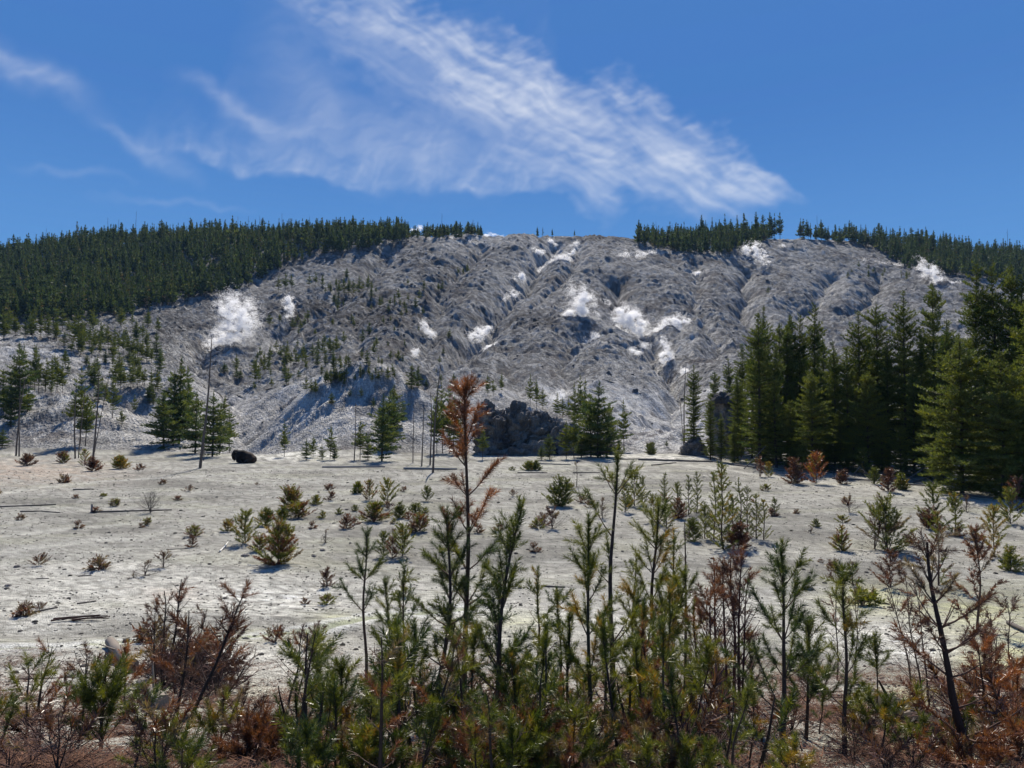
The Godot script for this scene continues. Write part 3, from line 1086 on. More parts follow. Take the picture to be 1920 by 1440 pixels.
# ---------------------------------------------------------------- woods on the hill
func build_woods():
	rng.seed = 202
	var far := []
	for k in 7:
		far.append(conifer("forest", 13.5, rng.randf_range(1.7, 2.5), rng.randf_range(0.06, 0.2), 20, 5, ["forest", 3, "deep", 3.0 if k < 2 else 0.6, "slope", 3.0 if k > 4 else 0.3, "dry", 1.6 if k == 6 else 0.05], {"taper": rng.randf_range(0.6, 1.1), "miss": rng.randf_range(0.06, 0.2)}))
	var masks := [
		[PackedVector2Array([Vector2(-130, 616), Vector2(60, 612), Vector2(200, 604), Vector2(330, 575), Vector2(420, 556), Vector2(480, 537), Vector2(525, 503), Vector2(600, 482), Vector2(660, 474), Vector2(770, 455), Vector2(905, 446), Vector2(900, 405), Vector2(-130, 405)]), "far"],
		[PackedVector2Array([Vector2(1195, 464), Vector2(1290, 478), Vector2(1370, 482), Vector2(1420, 470), Vector2(1450, 446), Vector2(1470, 438), Vector2(1470, 400), Vector2(1195, 400)]), "ridge"],
		[PackedVector2Array([Vector2(1492, 446), Vector2(1560, 456), Vector2(1640, 470), Vector2(1700, 506), Vector2(1790, 520), Vector2(1900, 528), Vector2(2060, 548), Vector2(2060, 400), Vector2(1500, 400)]), "ridge"]]
	var spots := []
	var z := -285.0
	while z > -545.0:
		var x := -420.0
		while x < 420.0:
			var p := Vector3(x + rng.randf_range(-2.3, 2.3), 0, z + rng.randf_range(-2.3, 2.3))
			x += 4.6
			var u := CX + p.x / -p.z * F
			if u < -110.0 or u > 2030.0:
				continue
			if u > 700.0 and u < 1190.0 and p.z > -452.0:
				continue
			p.y = height(p.x, p.z)
			var q := pixel(p)
			for m in masks:
				if Geometry2D.is_point_in_polygon(q, m[0]):
					# past the crest only the first rows of tree tops can show
					var hidden := false
					var ridge := 4.0
					for step in 5:
						var f := 0.96 - 0.035 * step
						var g := Vector3(p.x * f, 0, p.z * f)
						if pixel(Vector3(g.x, height(g.x, g.z) - 1.0, g.z)).y < q.y - 18.0:
							hidden = true
					if hidden:
						break
					var thin := 0.98 - 0.5 * smoothstep(0.1, 0.5, n_mid.get_noise_2d(p.x * 1.6, p.z * 1.6))
					if u > 765.0 and u < 1190.0:
						thin = 0.62
					if u > 1490.0:
						thin = 0.95
					if rng.randf() < thin:
						spots.append([p, q])
					break
		z -= 4.6
	spots.sort_custom(func(a, b): return a[0].z > b[0].z)
	var rest := []
	var made := 0
	for s in spots:
		var size := rng.randf_range(0.5, 1.1) * (1.0 + 0.35 * n_big.get_noise_2d(s[0].x * 2.0, s[0].z * 2.0))
		var wide := size * rng.randf_range(0.85, 1.12)
		if s[1].x > 765.0 and s[1].x < 1190.0:
			size *= 0.72
		if made < 300 and s[1].x > -10.0 and s[1].x < 1930.0:
			var right: bool = s[1].x > 1190.0
			place_tree("forest_pine", far[rng.randi() % 7], s[0], Vector3(wide, size, wide), rng.randf() * TAU,
				"dark green pine in the dense wood on the hill to the right of the bare slope" if right else "dark green pine in the dense wood covering the hill behind the large steam plume",
				"pines of the right hilltop wood" if right else "pines of the large hillside wood")
			made += 1
		else:
			rest.append([Transform3D(Basis(Vector3.UP, rng.randf() * TAU).scaled_local(Vector3(wide, size, wide)), s[0]), rng.randi() % 7])
	# a distant wood is one mass: seven multimeshes of one object
	var wood_root := Node3D.new()
	wood_root.name = "distant_pine_wood"
	add_child(wood_root)
	tag(wood_root, "dense dark green pine wood along the upper hill and skyline", "forest", "", "stuff")
	for k in 7:
		var list := []
		for r in rest:
			if r[1] == k:
				list.append(r[0])
		for j in 2:
			var mm := MultiMesh.new()
			mm.transform_format = MultiMesh.TRANSFORM_3D
			mm.mesh = far[k][j]
			mm.instance_count = list.size()
			for i in list.size():
				mm.set_instance_transform(i, list[i])
			var mi := MultiMeshInstance3D.new()
			mi.name = "crowns" if j else "trunks"
			mi.multimesh = mm
			mi.material_override = M.leaf if j else M.bark
			mi.set_meta("kind", "stuff")
			wood_root.add_child(mi, true)
	# tall pines breaking the skyline: px, foot, top
	var tall := [[1318, 448, 404], [1338, 446, 408], [1352, 446, 412], [1362, 445, 402], [1385, 446, 404], [1398, 445, 400], [1421, 446, 398], [1434, 447, 403], [1447, 447, 399], [1456, 447, 401], [1466, 446, 399], [1505, 446, 410], [520, 448, 410], [538, 448, 411], [552, 448, 412], [1008, 440, 425], [1018, 440, 426], [1036, 441, 429], [1078, 442, 431], [700, 445, 416]]
	for t in tall:
		var g := on_crest(t[0])
		var hh := rise(g, t[2])
		place_tree("skyline_pine", far[rng.randi() % 7], g, Vector3(hh / 13.5 * 0.85, hh / 13.5, hh / 13.5 * 0.85), rng.randf() * TAU, "pine standing up above the wood against the sky", "pines breaking the skyline")
	build_slope_trees()


func on_crest(px: float) -> Vector3:
	var best := Vector3.ZERO
	var row := 1e9
	var d := 360.0
	while d < 560.0:
		var x := (px - CX) / F * d
		var p := Vector3(x, height(x, -d), -d)
		var y := pixel(p).y
		if y < row:
			row = y
			best = p
		d += 4.0
	return best


# px, foot row, top row, width factor, how dense (kind of shape)
const SLOPE_TREES := [
	[36, 781, 645, 1.0, 1], [65, 734, 647, 0.7, 0], [72, 738, 660, 0.7, 0], [85, 735, 672, 0.8, 0], [96, 736, 668, 0.7, 0], [107, 735, 668, 0.8, 0], [117, 735, 680, 0.8, 0], [150, 832, 690, 0.9, 0], [160, 836, 745, 1.1, 0], [211, 784, 702, 0.8, 0], [253, 777, 740, 0.9, 0], [200, 760, 715, 0.8, 0],
	[232, 728, 690, 1.0, 0], [245, 729, 684, 1.0, 0], [258, 727, 686, 1.0, 0], [270, 726, 690, 1.0, 0], [284, 724, 690, 1.0, 0], [296, 740, 692, 1.0, 0],
	[307, 842, 732, 1.25, 1], [324, 836, 700, 1.2, 1], [336, 832, 672, 1.1, 1], [350, 820, 690, 1.0, 0], [366, 850, 737, 1.2, 1], [398, 856, 737, 1.2, 1], [412, 850, 760, 1.2, 1], [430, 848, 768, 1.1, 0], [420, 790, 742, 1.0, 0],
	[7, 772, 694, 1.2, 1], [4, 840, 803, 1.8, 1], [52, 772, 730, 1.3, 1], [20, 800, 720, 1.2, 1], [140, 780, 735, 1.0, 0], [228, 800, 765, 1.1, 0],
	[162, 684, 664, 1.4, 1], [301, 679, 656, 1.4, 1], [231, 664, 628, 1.0, 0], [240, 668, 630, 1.0, 0], [250, 670, 628, 1.0, 0], [258, 674, 634, 1.0, 0], [266, 678, 636, 1.0, 0], [275, 680, 640, 1.0, 0], [284, 681, 650, 1.0, 0],
	[137, 650, 588, 0.8, 0], [146, 655, 585, 0.8, 0], [155, 660, 600, 1.0, 0], [168, 655, 605, 1.0, 0], [178, 656, 612, 1.0, 0], [190, 655, 605, 1.0, 0], [203, 655, 606, 1.0, 0], [214, 656, 612, 1.0, 0], [222, 660, 622, 1.0, 0], [120, 655, 620, 1.1, 0], [106, 640, 600, 1.0, 0], [90, 636, 594, 1.0, 0], [75, 634, 586, 0.9, 0], [60, 634, 584, 0.9, 0], [47, 636, 600, 1.0, 0], [28, 630, 590, 1.0, 0], [8, 636, 580, 0.9, 0],
	[420, 699, 680, 1.8, 1], [444, 717, 687, 1.0, 0], [480, 724, 672, 1.0, 0], [486, 710, 684, 1.1, 0], [505, 693, 672, 1.2, 0], [509, 728, 705, 1.1, 0], [535, 689, 656, 1.0, 0], [545, 688, 660, 1.1, 0], [556, 686, 656, 1.0, 0], [567, 682, 648, 1.0, 0], [574, 738, 705, 1.0, 0], [583, 740, 708, 1.0, 0], [592, 742, 712, 1.0, 0], [605, 664, 636, 1.1, 0], [618, 662, 632, 1.1, 0], [614, 716, 694, 1.1, 0], [626, 714, 690, 1.1, 0], [636, 712, 694, 1.1, 0], [560, 712, 690, 1.1, 0], [533, 857, 789, 0.8, 0], [574, 863, 823, 1.3, 1], [587, 858, 815, 1.0, 0], [619, 862, 800, 0.9, 0], [627, 863, 830, 1.3, 1], [604, 862, 835, 1.6, 1], [645, 650, 620, 0.9, 0], [701, 669, 636, 0.9, 0],
	[522, 550, 515, 0.9, 0], [535, 548, 512, 0.9, 0], [547, 546, 515, 0.9, 0], [580, 540, 512, 0.9, 0], [592, 538, 510, 0.9, 0], [605, 540, 514, 0.9, 0], [636, 558, 522, 0.9, 0], [645, 556, 518, 0.9, 0], [653, 555, 520, 0.9, 0], [662, 556, 524, 0.9, 0], [673, 555, 516, 0.9, 0], [690, 548, 520, 0.9, 0], [712, 578, 553, 0.9, 0], [731, 576, 556, 0.9, 0], [740, 575, 558, 0.9, 0], [750, 574, 558, 0.9, 0], [765, 568, 548, 0.9, 0], [786, 564, 541, 0.9, 0], [822, 547, 528, 0.9, 0], [829, 546, 526, 0.9, 0], [859, 517, 500, 0.9, 0], [877, 514, 493, 1.0, 0], [868, 516, 500, 0.9, 0],
	[610, 724, 694, 1.1, 0], [620, 722, 690, 1.1, 0], [650, 708, 688, 1.1, 0], [680, 706, 688, 1.1, 0], [692, 706, 686, 1.1, 0], [704, 705, 684, 1.1, 0], [716, 704, 687, 1.1, 0], [727, 716, 684, 0.9, 0], [739, 711, 690, 1.1, 0], [772, 730, 681, 1.2, 1], [784, 728, 686, 1.1, 1], [799, 726, 710, 1.3, 1], [851, 722, 699, 1.1, 1], [622, 758, 736, 1.5, 1], [656, 743, 729, 1.6, 1], [677, 748, 725, 1.0, 0], [700, 764, 745, 1.2, 1],
	[716, 865, 742, 1.3, 1], [738, 808, 722, 1.4, 1], [728, 840, 735, 1.3, 1], [675, 862, 790, 1.1, 0], [690, 863, 815, 1.3, 1], [755, 800, 760, 1.1, 0], [819, 852, 724, 0.6, 0], [830, 850, 720, 0.7, 0], [843, 850, 717, 0.7, 0], [850, 852, 745, 0.9, 0], [862, 850, 780, 1.1, 1],
	[915, 744, 702, 1.1, 0], [925, 744, 712, 1.0, 0], [941, 738, 696, 0.6, 0], [994, 762, 702, 0.7, 0], [1006, 764, 710, 0.8, 0], [1018, 770, 726, 0.9, 0], [1044, 787, 737, 1.0, 0], [1055, 788, 744, 0.9, 0], [1066, 790, 745, 0.7, 0], [1077, 812, 720, 0.8, 0], [1087, 812, 706, 0.8, 0], [1097, 815, 712, 0.8, 0], [1121, 858, 718, 1.25, 1], [1108, 856, 745, 1.1, 1], [1138, 856, 760, 1.1, 1], [1146, 842, 756, 0.8, 0], [1170, 847, 751, 0.8, 0], [1090, 858, 800, 1.3, 1], [1160, 858, 820, 1.3, 1], [905, 862, 800, 1.0, 0], [1030, 862, 812, 1.2, 1], [1062, 861, 790, 1.0, 0], [1076, 860, 770, 1.0, 0], [1015, 863, 835, 1.4, 1], [1219, 853, 831, 1.1, 0], [1250, 837, 826, 1.6, 1],
	[1440, 552, 536, 1.0, 0], [1655, 522, 508, 1.0, 0], [1700, 524, 506, 1.0, 0], [1638, 512, 500, 1.3, 0], [1590, 520, 508, 1.4, 1]]


func build_slope_trees():
	rng.seed = 303
	var loose := []
	var full := []
	for k in 5:
		loose.append(conifer("slope", 6.0, rng.randf_range(0.95, 1.25), rng.randf_range(0.08, 0.25), 17, 5, ["slope", 3, "olive", 0.6, "forest", 1.4], {"miss": 0.14, "spray": 0.8, "r": 0.06, "taper": 0.75, "el0": 8.0}))
		full.append(conifer("slope", 6.0, rng.randf_range(1.0, 1.25), 0.02, 22, 5, ["forest", 3, "slope", 1.6, "deep", 1], {"miss": 0.14, "spray": 0.8, "r": 0.08, "taper": 0.7, "el0": 2.0}))
	var all := SLOPE_TREES.duplicate()
	for z in [[20, 300, 660, 760, 44, 26, 50], [430, 650, 660, 735, 46, 18, 34], [600, 760, 675, 725, 26, 16, 28], [600, 800, 520, 600, 30, 12, 24], [500, 720, 600, 660, 22, 14, 26], [130, 300, 610, 670, 24, 26, 42], [700, 880, 560, 720, 12, 10, 20], [1560, 1720, 500, 530, 10, 8, 16], [0, 130, 590, 640, 16, 30, 50]]:
		for k in z[4]:
			var py := rng.randf_range(z[2], z[3])
			all.append([rng.randf_range(z[0], z[1]), py, py - rng.randf_range(z[5], z[6]), rng.randf_range(0.8, 1.3), 1 if rng.randf() < 0.25 else 0])
	for s in all:
		var g := ground(s[0], s[1])
		var h := rise(g, s[2])
		var k := h / 6.0
		var d := -g.z
		var label := "slender open-crowned pine rooted high on the bare steaming slope"
		var group := "scattered pines high on the bare slope"
		if d < 100.0:
			label = ("bushy dark pine at the foot of the slope beside the flat" if s[4] else "slender pine at the foot of the slope beside the flat")
			group = "bushy pines at the slope foot" if s[4] else "slender pines at the slope foot"
		elif d < 190.0:
			label = ("low bushy pine on the pale knolls above the flat" if s[4] else "small thin pine on the pale knolls above the flat")
			group = "bushy pines on the knolls" if s[4] else "thin pines on the knolls"
		elif s[4]:
			label = "compact bushy pine high on the bare steaming slope"
			group = "bushy pines high on the bare slope"
		place_tree("slope_pine", (full if s[4] else loose)[rng.randi() % 5], g, Vector3(k * s[3], k, k * s[3]), rng.randf() * TAU, label, group, Vector3(rng.randf_range(-0.03, 0.03), 0, rng.randf_range(-0.03, 0.03)))


# ---------------------------------------------------------------- the grove on the right
# px, foot row, top row, width factor, kind (0 slim, 1 broad)
const GROVE := [
	[1302, 852, 684, 0.9, 0], [1341, 846, 697, 1.0, 0], [1367, 842, 672, 0.9, 0], [1410, 862, 646, 0.85, 0], [1435, 862, 575, 0.72, 0], [1464, 866, 606, 0.8, 0], [1484, 866, 590, 0.8, 0], [1504, 868, 592, 0.8, 0], [1532, 868, 572, 0.78, 0], [1522, 884, 702, 1.1, 1], [1482, 878, 752, 1.1, 1], [1590, 882, 652, 0.9, 0], [1613, 880, 583, 0.95, 0], [1647, 880, 570, 0.95, 0], [1668, 884, 640, 0.9, 0], [1699, 886, 545, 0.9, 0], [1730, 890, 620, 0.9, 0], [1754, 888, 530, 0.85, 0], [1780, 895, 600, 0.9, 0], [1804, 926, 637, 1.3, 1], [1840, 905, 495, 0.9, 0], [1866, 908, 500, 0.85, 0], [1880, 934, 660, 1.1, 1], [1903, 912, 497, 0.9, 0], [1925, 915, 520, 0.9, 0], [1950, 935, 560, 1.0, 1], [1565, 880, 640, 0.85, 0], [1630, 888, 700, 1.1, 1], [1715, 892, 690, 1.0, 0], [1551, 876, 700, 1.0, 0], [1985, 930, 500, 0.9, 0], [1390, 858, 720, 0.9, 0], [1332, 862, 740, 0.9, 0], [1352, 866, 775, 1.0, 0], [1383, 864, 700, 0.9, 0], [1378, 868, 790, 1.1, 1], [1425, 868, 740, 0.9, 0], [1450, 872, 720, 1.0, 1], [1575, 884, 770, 1.2, 1], [1600, 886, 800, 1.3, 1], [1655, 890, 780, 1.2, 1], [1690, 894, 800, 1.3, 1], [1745, 900, 770, 1.2, 1], [1840, 920, 790, 1.2, 1], [1500, 880, 810, 1.3, 1], [1545, 882, 800, 1.2, 1], [1770, 908, 800, 1.2, 1], [1920, 935, 760, 1.1, 1]]


func build_right_grove():
	rng.seed = 404
	var slim := []
	var broad_ := []
	for k in 5:
		slim.append(conifer("grove", 14.0, rng.randf_range(1.35, 1.65), rng.randf_range(0.02, 0.08), 52, 5, ["grove", 3, "green", 1.5, "deep", 1.0, "slope", 1.2], {"spray": 0.8, "taper": rng.randf_range(0.45, 0.65), "miss": 0.16, "dead": 24}))
	for k in 2:
		broad_.append(conifer("grove", 10.0, rng.randf_range(1.7, 2.0), 0.0, 38, 6, ["grove", 3, "slope", 2.0, "olive", 0.6], {"spray": 0.85, "taper": 0.55, "miss": 0.16, "dead": 6}))
	for s in GROVE:
		var g := ground(s[0], s[1])
		var h := rise(g, s[2])
		if s[4]:
			place_tree("grove_pine", broad_[rng.randi() % 2], g, Vector3(h / 10.0 * s[3], h / 10.0, h / 10.0 * s[3]), rng.randf() * TAU, "tall broad pine with foliage to the ground at the edge of the dark grove" if h > 5.5 else "low bushy pine filling the foot of the dark grove", "broad pines at the grove edge" if h > 5.5 else "low pines at the grove foot")
		else:
			var lone: bool = s[0] < 1420
			place_tree("grove_pine", slim[rng.randi() % 5], g, Vector3(h / 14.0 * s[3] * 1.12, h / 14.0, h / 14.0 * s[3] * 1.12), rng.randf() * TAU, "shorter slim pine around the pale rock at the end of the grove" if lone else "tall slim pine in the dark grove beside the flat", "shorter pines around the pale rock" if lone else "tall pines of the dark grove")
	# a second rank behind, seen as dark trunks and crowns through the gaps
	for k in 34:
		var px := 1400.0 + k * 19.0 + rng.randf_range(-10, 10)
		var d := rng.randf_range(64, 84)
		var x := (px - CX) / F * d
		var g := Vector3(x, height(x, -d), -d)
		var h := rng.randf_range(9, 14)
		place_tree("grove_pine", slim[rng.randi() % 5], g, Vector3(h / 14.0 * 1.1, h / 14.0, h / 14.0 * 1.1), rng.randf() * TAU, "slim pine half hidden behind the front trees of the dark grove", "half-hidden pines inside the grove")
	# fallen dead timber along the grove's edge: from px,row to px,row, radius
	for l in [[1288, 852, 1345, 856, 0.1], [1345, 862, 1420, 850, 0.06], [1395, 880, 1440, 838, 0.05], [1560, 898, 1650, 903, 0.07], [1700, 902, 1752, 872, 0.06], [1712, 906, 1766, 890, 0.05], [1650, 908, 1735, 912, 0.08], [1370, 872, 1470, 884, 0.07], [1330, 866, 1390, 872, 0.06], [1470, 876, 1530, 848, 0.05], [1765, 922, 1860, 936, 0.07], [1600, 892, 1640, 850, 0.045]]:
		var a := ground(l[0], l[1])
		var b := ground(l[2], maxf(l[3], 862.0))
		if l[3] < l[1] - 8:
			b = Vector3((l[2] - CX) / F * -a.z, 0, a.z - 0.8)
			b.y = a.y + rise(Vector3(b.x, a.y, b.z), l[3])
		log_between("fallen_log", a + Vector3(0, l[4], 0), b + Vector3(0, l[4], 0), l[4], l[4] * 0.6, Color(0.17, 0.15, 0.135), "dead grey trunk lying along the foot of the dark grove", "log", "dead timber along the grove", 4)
	for k in 46:
		var px := rng.randf_range(1330, 1900)
		var base: float = lerpf(862, 925, (px - 1330) / 570.0) - rng.randf_range(0, 12)
		var g := ground(px, base)
		var t := thing("dead_brush", g, "tangle of bare grey branches in the shade under the grove", "dead brush", "bare brush under the grove")
		for b in 9:
			var w := Wood.new()
			var az := rng.randf() * TAU
			var l := rng.randf_range(0.8, 2.4)
			var dir := Vector3(cos(az), rng.randf_range(0.1, 0.9), sin(az)).normalized()
			var p := Vector3(rng.randf_range(-0.7, 0.7), -0.05, rng.randf_range(-0.4, 0.4))
			w.tube(PackedVector3Array([p, p + dir * l * 0.5, p + dir * l + Vector3(0, -0.15 * l, 0)]), 0.025, 0.006, 4, Color(0.15, 0.13, 0.12))
			part("branch", mesh_of(w.v, w.n, w.c), M.bark, t)


func log_between(called: String, a: Vector3, b: Vector3, r0: float, r1: float, col: Color, label: String, category: String, group := "", stubs := 0) -> Node3D:
	var t := thing(called, a, label, category, group)
	var w := Wood.new()
	var pts := PackedVector3Array()
	var span := b - a
	var side := span.cross(Vector3.UP).normalized() * span.length()
	var k := rng.randf_range(-0.015, 0.015)
	for i in 7:
		var f := i / 6.0
		pts.append(span * f + side * k * sin(PI * f) + side * 0.004 * rng.randf_range(-1, 1))
	w.tube(pts, r0, r1, 8, col, true, 0.1)
	var stem := part("trunk", mesh_of(w.v, w.n, w.c), M.bark, t)
	if stubs:
		var s := Wood.new()
		for i in stubs:
			var p: Vector3 = span * rng.randf_range(0.15, 0.95)
			var dir := Vector3(rng.randf_range(-1, 1), rng.randf_range(0.1, 1), rng.randf_range(-1, 1)).normalized()
			s.tube(PackedVector3Array([p, p + dir * rng.randf_range(2.0, 6.0) * r0]), r0 * 0.25, r0 * 0.1, 4, col)
		part("branch_stubs", mesh_of(s.v, s.n, s.c), M.bark, stem)
	return t


# ---------------------------------------------------------------- standing dead trees
func build_dead_poles():
	rng.seed = 505
	# foot px, foot row, top px, top row, foot radius m, label
	var poles := [
		[375, 878, 396, 630, 0.14, "tall thick dead pole leaning right, standing just left of the bison"],
		[30, 855, 47, 706, 0.10, "dead grey pole leaning over its close neighbour near the left hill"],
		[36, 856, 38, 712, 0.08, "straight dead pole close beside a leaning one near the left hill"],
		[141, 860, 143, 720, 0.09, "thicker of two dead poles standing close together by the small brown shrubs"],
		[147, 859, 160, 716, 0.06, "thinner of two dead poles standing close together by the small brown shrubs"],
		[174, 867, 185, 690, 0.11, "dead pole with a leaning second stem above a reddish shrub"],
		[177, 848, 206, 694, 0.05, "thin bent dead stem leaning away from a thicker dead pole"],
		[382, 864, 384, 790, 0.05, "short dead stem just behind the tall leaning pole"],
		[664, 864, 667, 755, 0.06, "bare dead stem in front of the big bushy pine"],
		[774, 868, 777, 759, 0.05, "thin dead pole, first of the row beside the rock outcrop"],
		[791, 874, 795, 762, 0.07, "dead pole, second of the row beside the rock outcrop"],
		[806, 872, 808, 735, 0.08, "dead pole, third of the row beside the rock outcrop"],
		[812, 886, 826, 685, 0.10, "tallest dead pole, leaning right in the row beside the rock outcrop"],
		[1284, 846, 1287, 680, 0.09, "dead pole, bare and dark, at the end of the right grove"],
		[1282, 846, 1274, 742, 0.05, "thin leaning dead stem crossing the pole at the grove's end"]]
	for p in poles:
		var g := ground(p[0], p[1])
		var h := rise(g, p[3])
		var top := Vector3((p[2] - CX) / F * -g.z - g.x, h, 0)
		var t := thing("dead_pole", g, p[5], "dead tree")
		var w := Wood.new()
		var pts := PackedVector3Array()
		var bow := Vector3(rng.randf_range(-1, 1), 0, rng.randf_range(-1, 1)) * 0.018 * h
		for i in 9:
			var f := i / 8.0
			pts.append(top * f + bow * sin(PI * f) + Vector3(rng.randf_range(-1, 1), 0, rng.randf_range(-1, 1)) * 0.02 - Vector3(0, 0.2 if i == 0 else 0.0, 0))
		w.tube(pts, p[4], 0.025, 8, Color(0.14, 0.112, 0.094), true, 0.06)
		var stem := part("trunk", mesh_of(w.v, w.n, w.c), M.bark, t)
		var s := Wood.new()
		for k in 16:
			var f := rng.randf_range(0.25, 0.97)
			var q: Vector3 = top * f + bow * sin(PI * f)
			var az := rng.randf() * TAU
			var l := rng.randf_range(0.15, 0.6)
			s.tube(PackedVector3Array([q, q + Vector3(cos(az), rng.randf_range(-0.3, 0.35), sin(az)) * l]), 0.016, 0.006, 3, Color(0.14, 0.112, 0.094))
		part("branch_stubs", mesh_of(s.v, s.n, s.c), M.bark, stem)
	# bare snags along the skyline
	for s in [[80, 428], [197, 408], [217, 411], [250, 396], [442, 405], [462, 405], [484, 404], [526, 400], [578, 405], [828, 400], [886, 411], [1232, 414], [1262, 418], [1318, 402], [1536, 404], [1895, 430]]:
		var g := on_crest(s[0])
		var h := rise(g, s[1])
		var t := thing("skyline_snag", g, "bare dead snag sticking up above the wooded skyline", "dead tree", "snags along the skyline")
		var w := Wood.new()
		w.tube(PackedVector3Array([Vector3(0, -0.3, 0), Vector3(rng.randf_range(-0.2, 0.2), h * 0.6, 0), Vector3(rng.randf_range(-0.4, 0.4), h, 0)]), 0.17, 0.06, 5, Color(0.12, 0.105, 0.10))
		var stem := part("trunk", mesh_of(w.v, w.n, w.c), M.bark, t)
		var br := Wood.new()
		for k in 10:
			var f := rng.randf_range(0.4, 0.95)
			var az := rng.randf() * TAU
			br.tube(PackedVector3Array([Vector3(0, h * f, 0), Vector3(cos(az) * 0.9, h * f + 0.2, sin(az) * 0.9)]), 0.05, 0.02, 3, Color(0.12, 0.105, 0.10))
		part("branch_stubs", mesh_of(br.v, br.n, br.c), M.bark, stem)


# ---------------------------------------------------------------- rocks
func crag(size: Vector3, seed_: int, us: int, vs: int, col: Color, col2: Color, rough := 1.0) -> ArrayMesh:
	# a lump over a half ellipsoid, broken into blocks and ledges; flat faces
	var blocks := noise(seed_, 0.55, 3)
	blocks.noise_type = FastNoiseLite.TYPE_CELLULAR
	blocks.cellular_return_type = FastNoiseLite.RETURN_DISTANCE2_SUB
	var lumps := noise(seed_ + 1, 0.35, 4, true)
	var soft := noise(seed_ + 2, 0.22, 3)
	var v := PackedVector3Array()
	var c := PackedColorArray()
	for j in vs + 1:
		var el := lerpf(-0.16, PI * 0.5, float(j) / vs)
		for i in us + 1:
			var az := TAU * (i % us) / us
			var e := Vector3(cos(az) * cos(el), sin(el), sin(az) * cos(el))
			# squarer shoulders than an ellipsoid
			var k := 1.0 / pow(pow(absf(e.x), 2.5) + pow(absf(e.y), 2.5) + pow(absf(e.z), 2.5), 1.0 / 2.5)
			var p := e * k * size
			var dd := soft.get_noise_3dv(p) * 0.28 * size.x * 0.5 + (lumps.get_noise_3dv(p) - 0.3) * 0.85 * rough - maxf(0.0, -blocks.get_noise_3dv(p * Vector3(1, 1.6, 1)) - 0.55) * 1.6 * rough
			p += e * dd
			v.append(p)
			var t := clampf(0.5 + soft.get_noise_3dv(p * 2.3 + Vector3(9, 3, 1)) * 1.5 + lumps.get_noise_3dv(p * 1.7) * 0.4, 0, 1)
			var cc := col.lerp(col2, t)
			cc.a = 1
			c.append(cc)
	var fv := PackedVector3Array()
	var fc := PackedColorArray()
	for j in vs:
		for i in us:
			var a := j * (us + 1) + i
			for q in [a, a + us + 1, a + 1, a + 1, a + us + 1, a + us + 2]:
				fv.append(v[q])
				fc.append(c[q])
	return mesh_of(fv, null, fc)


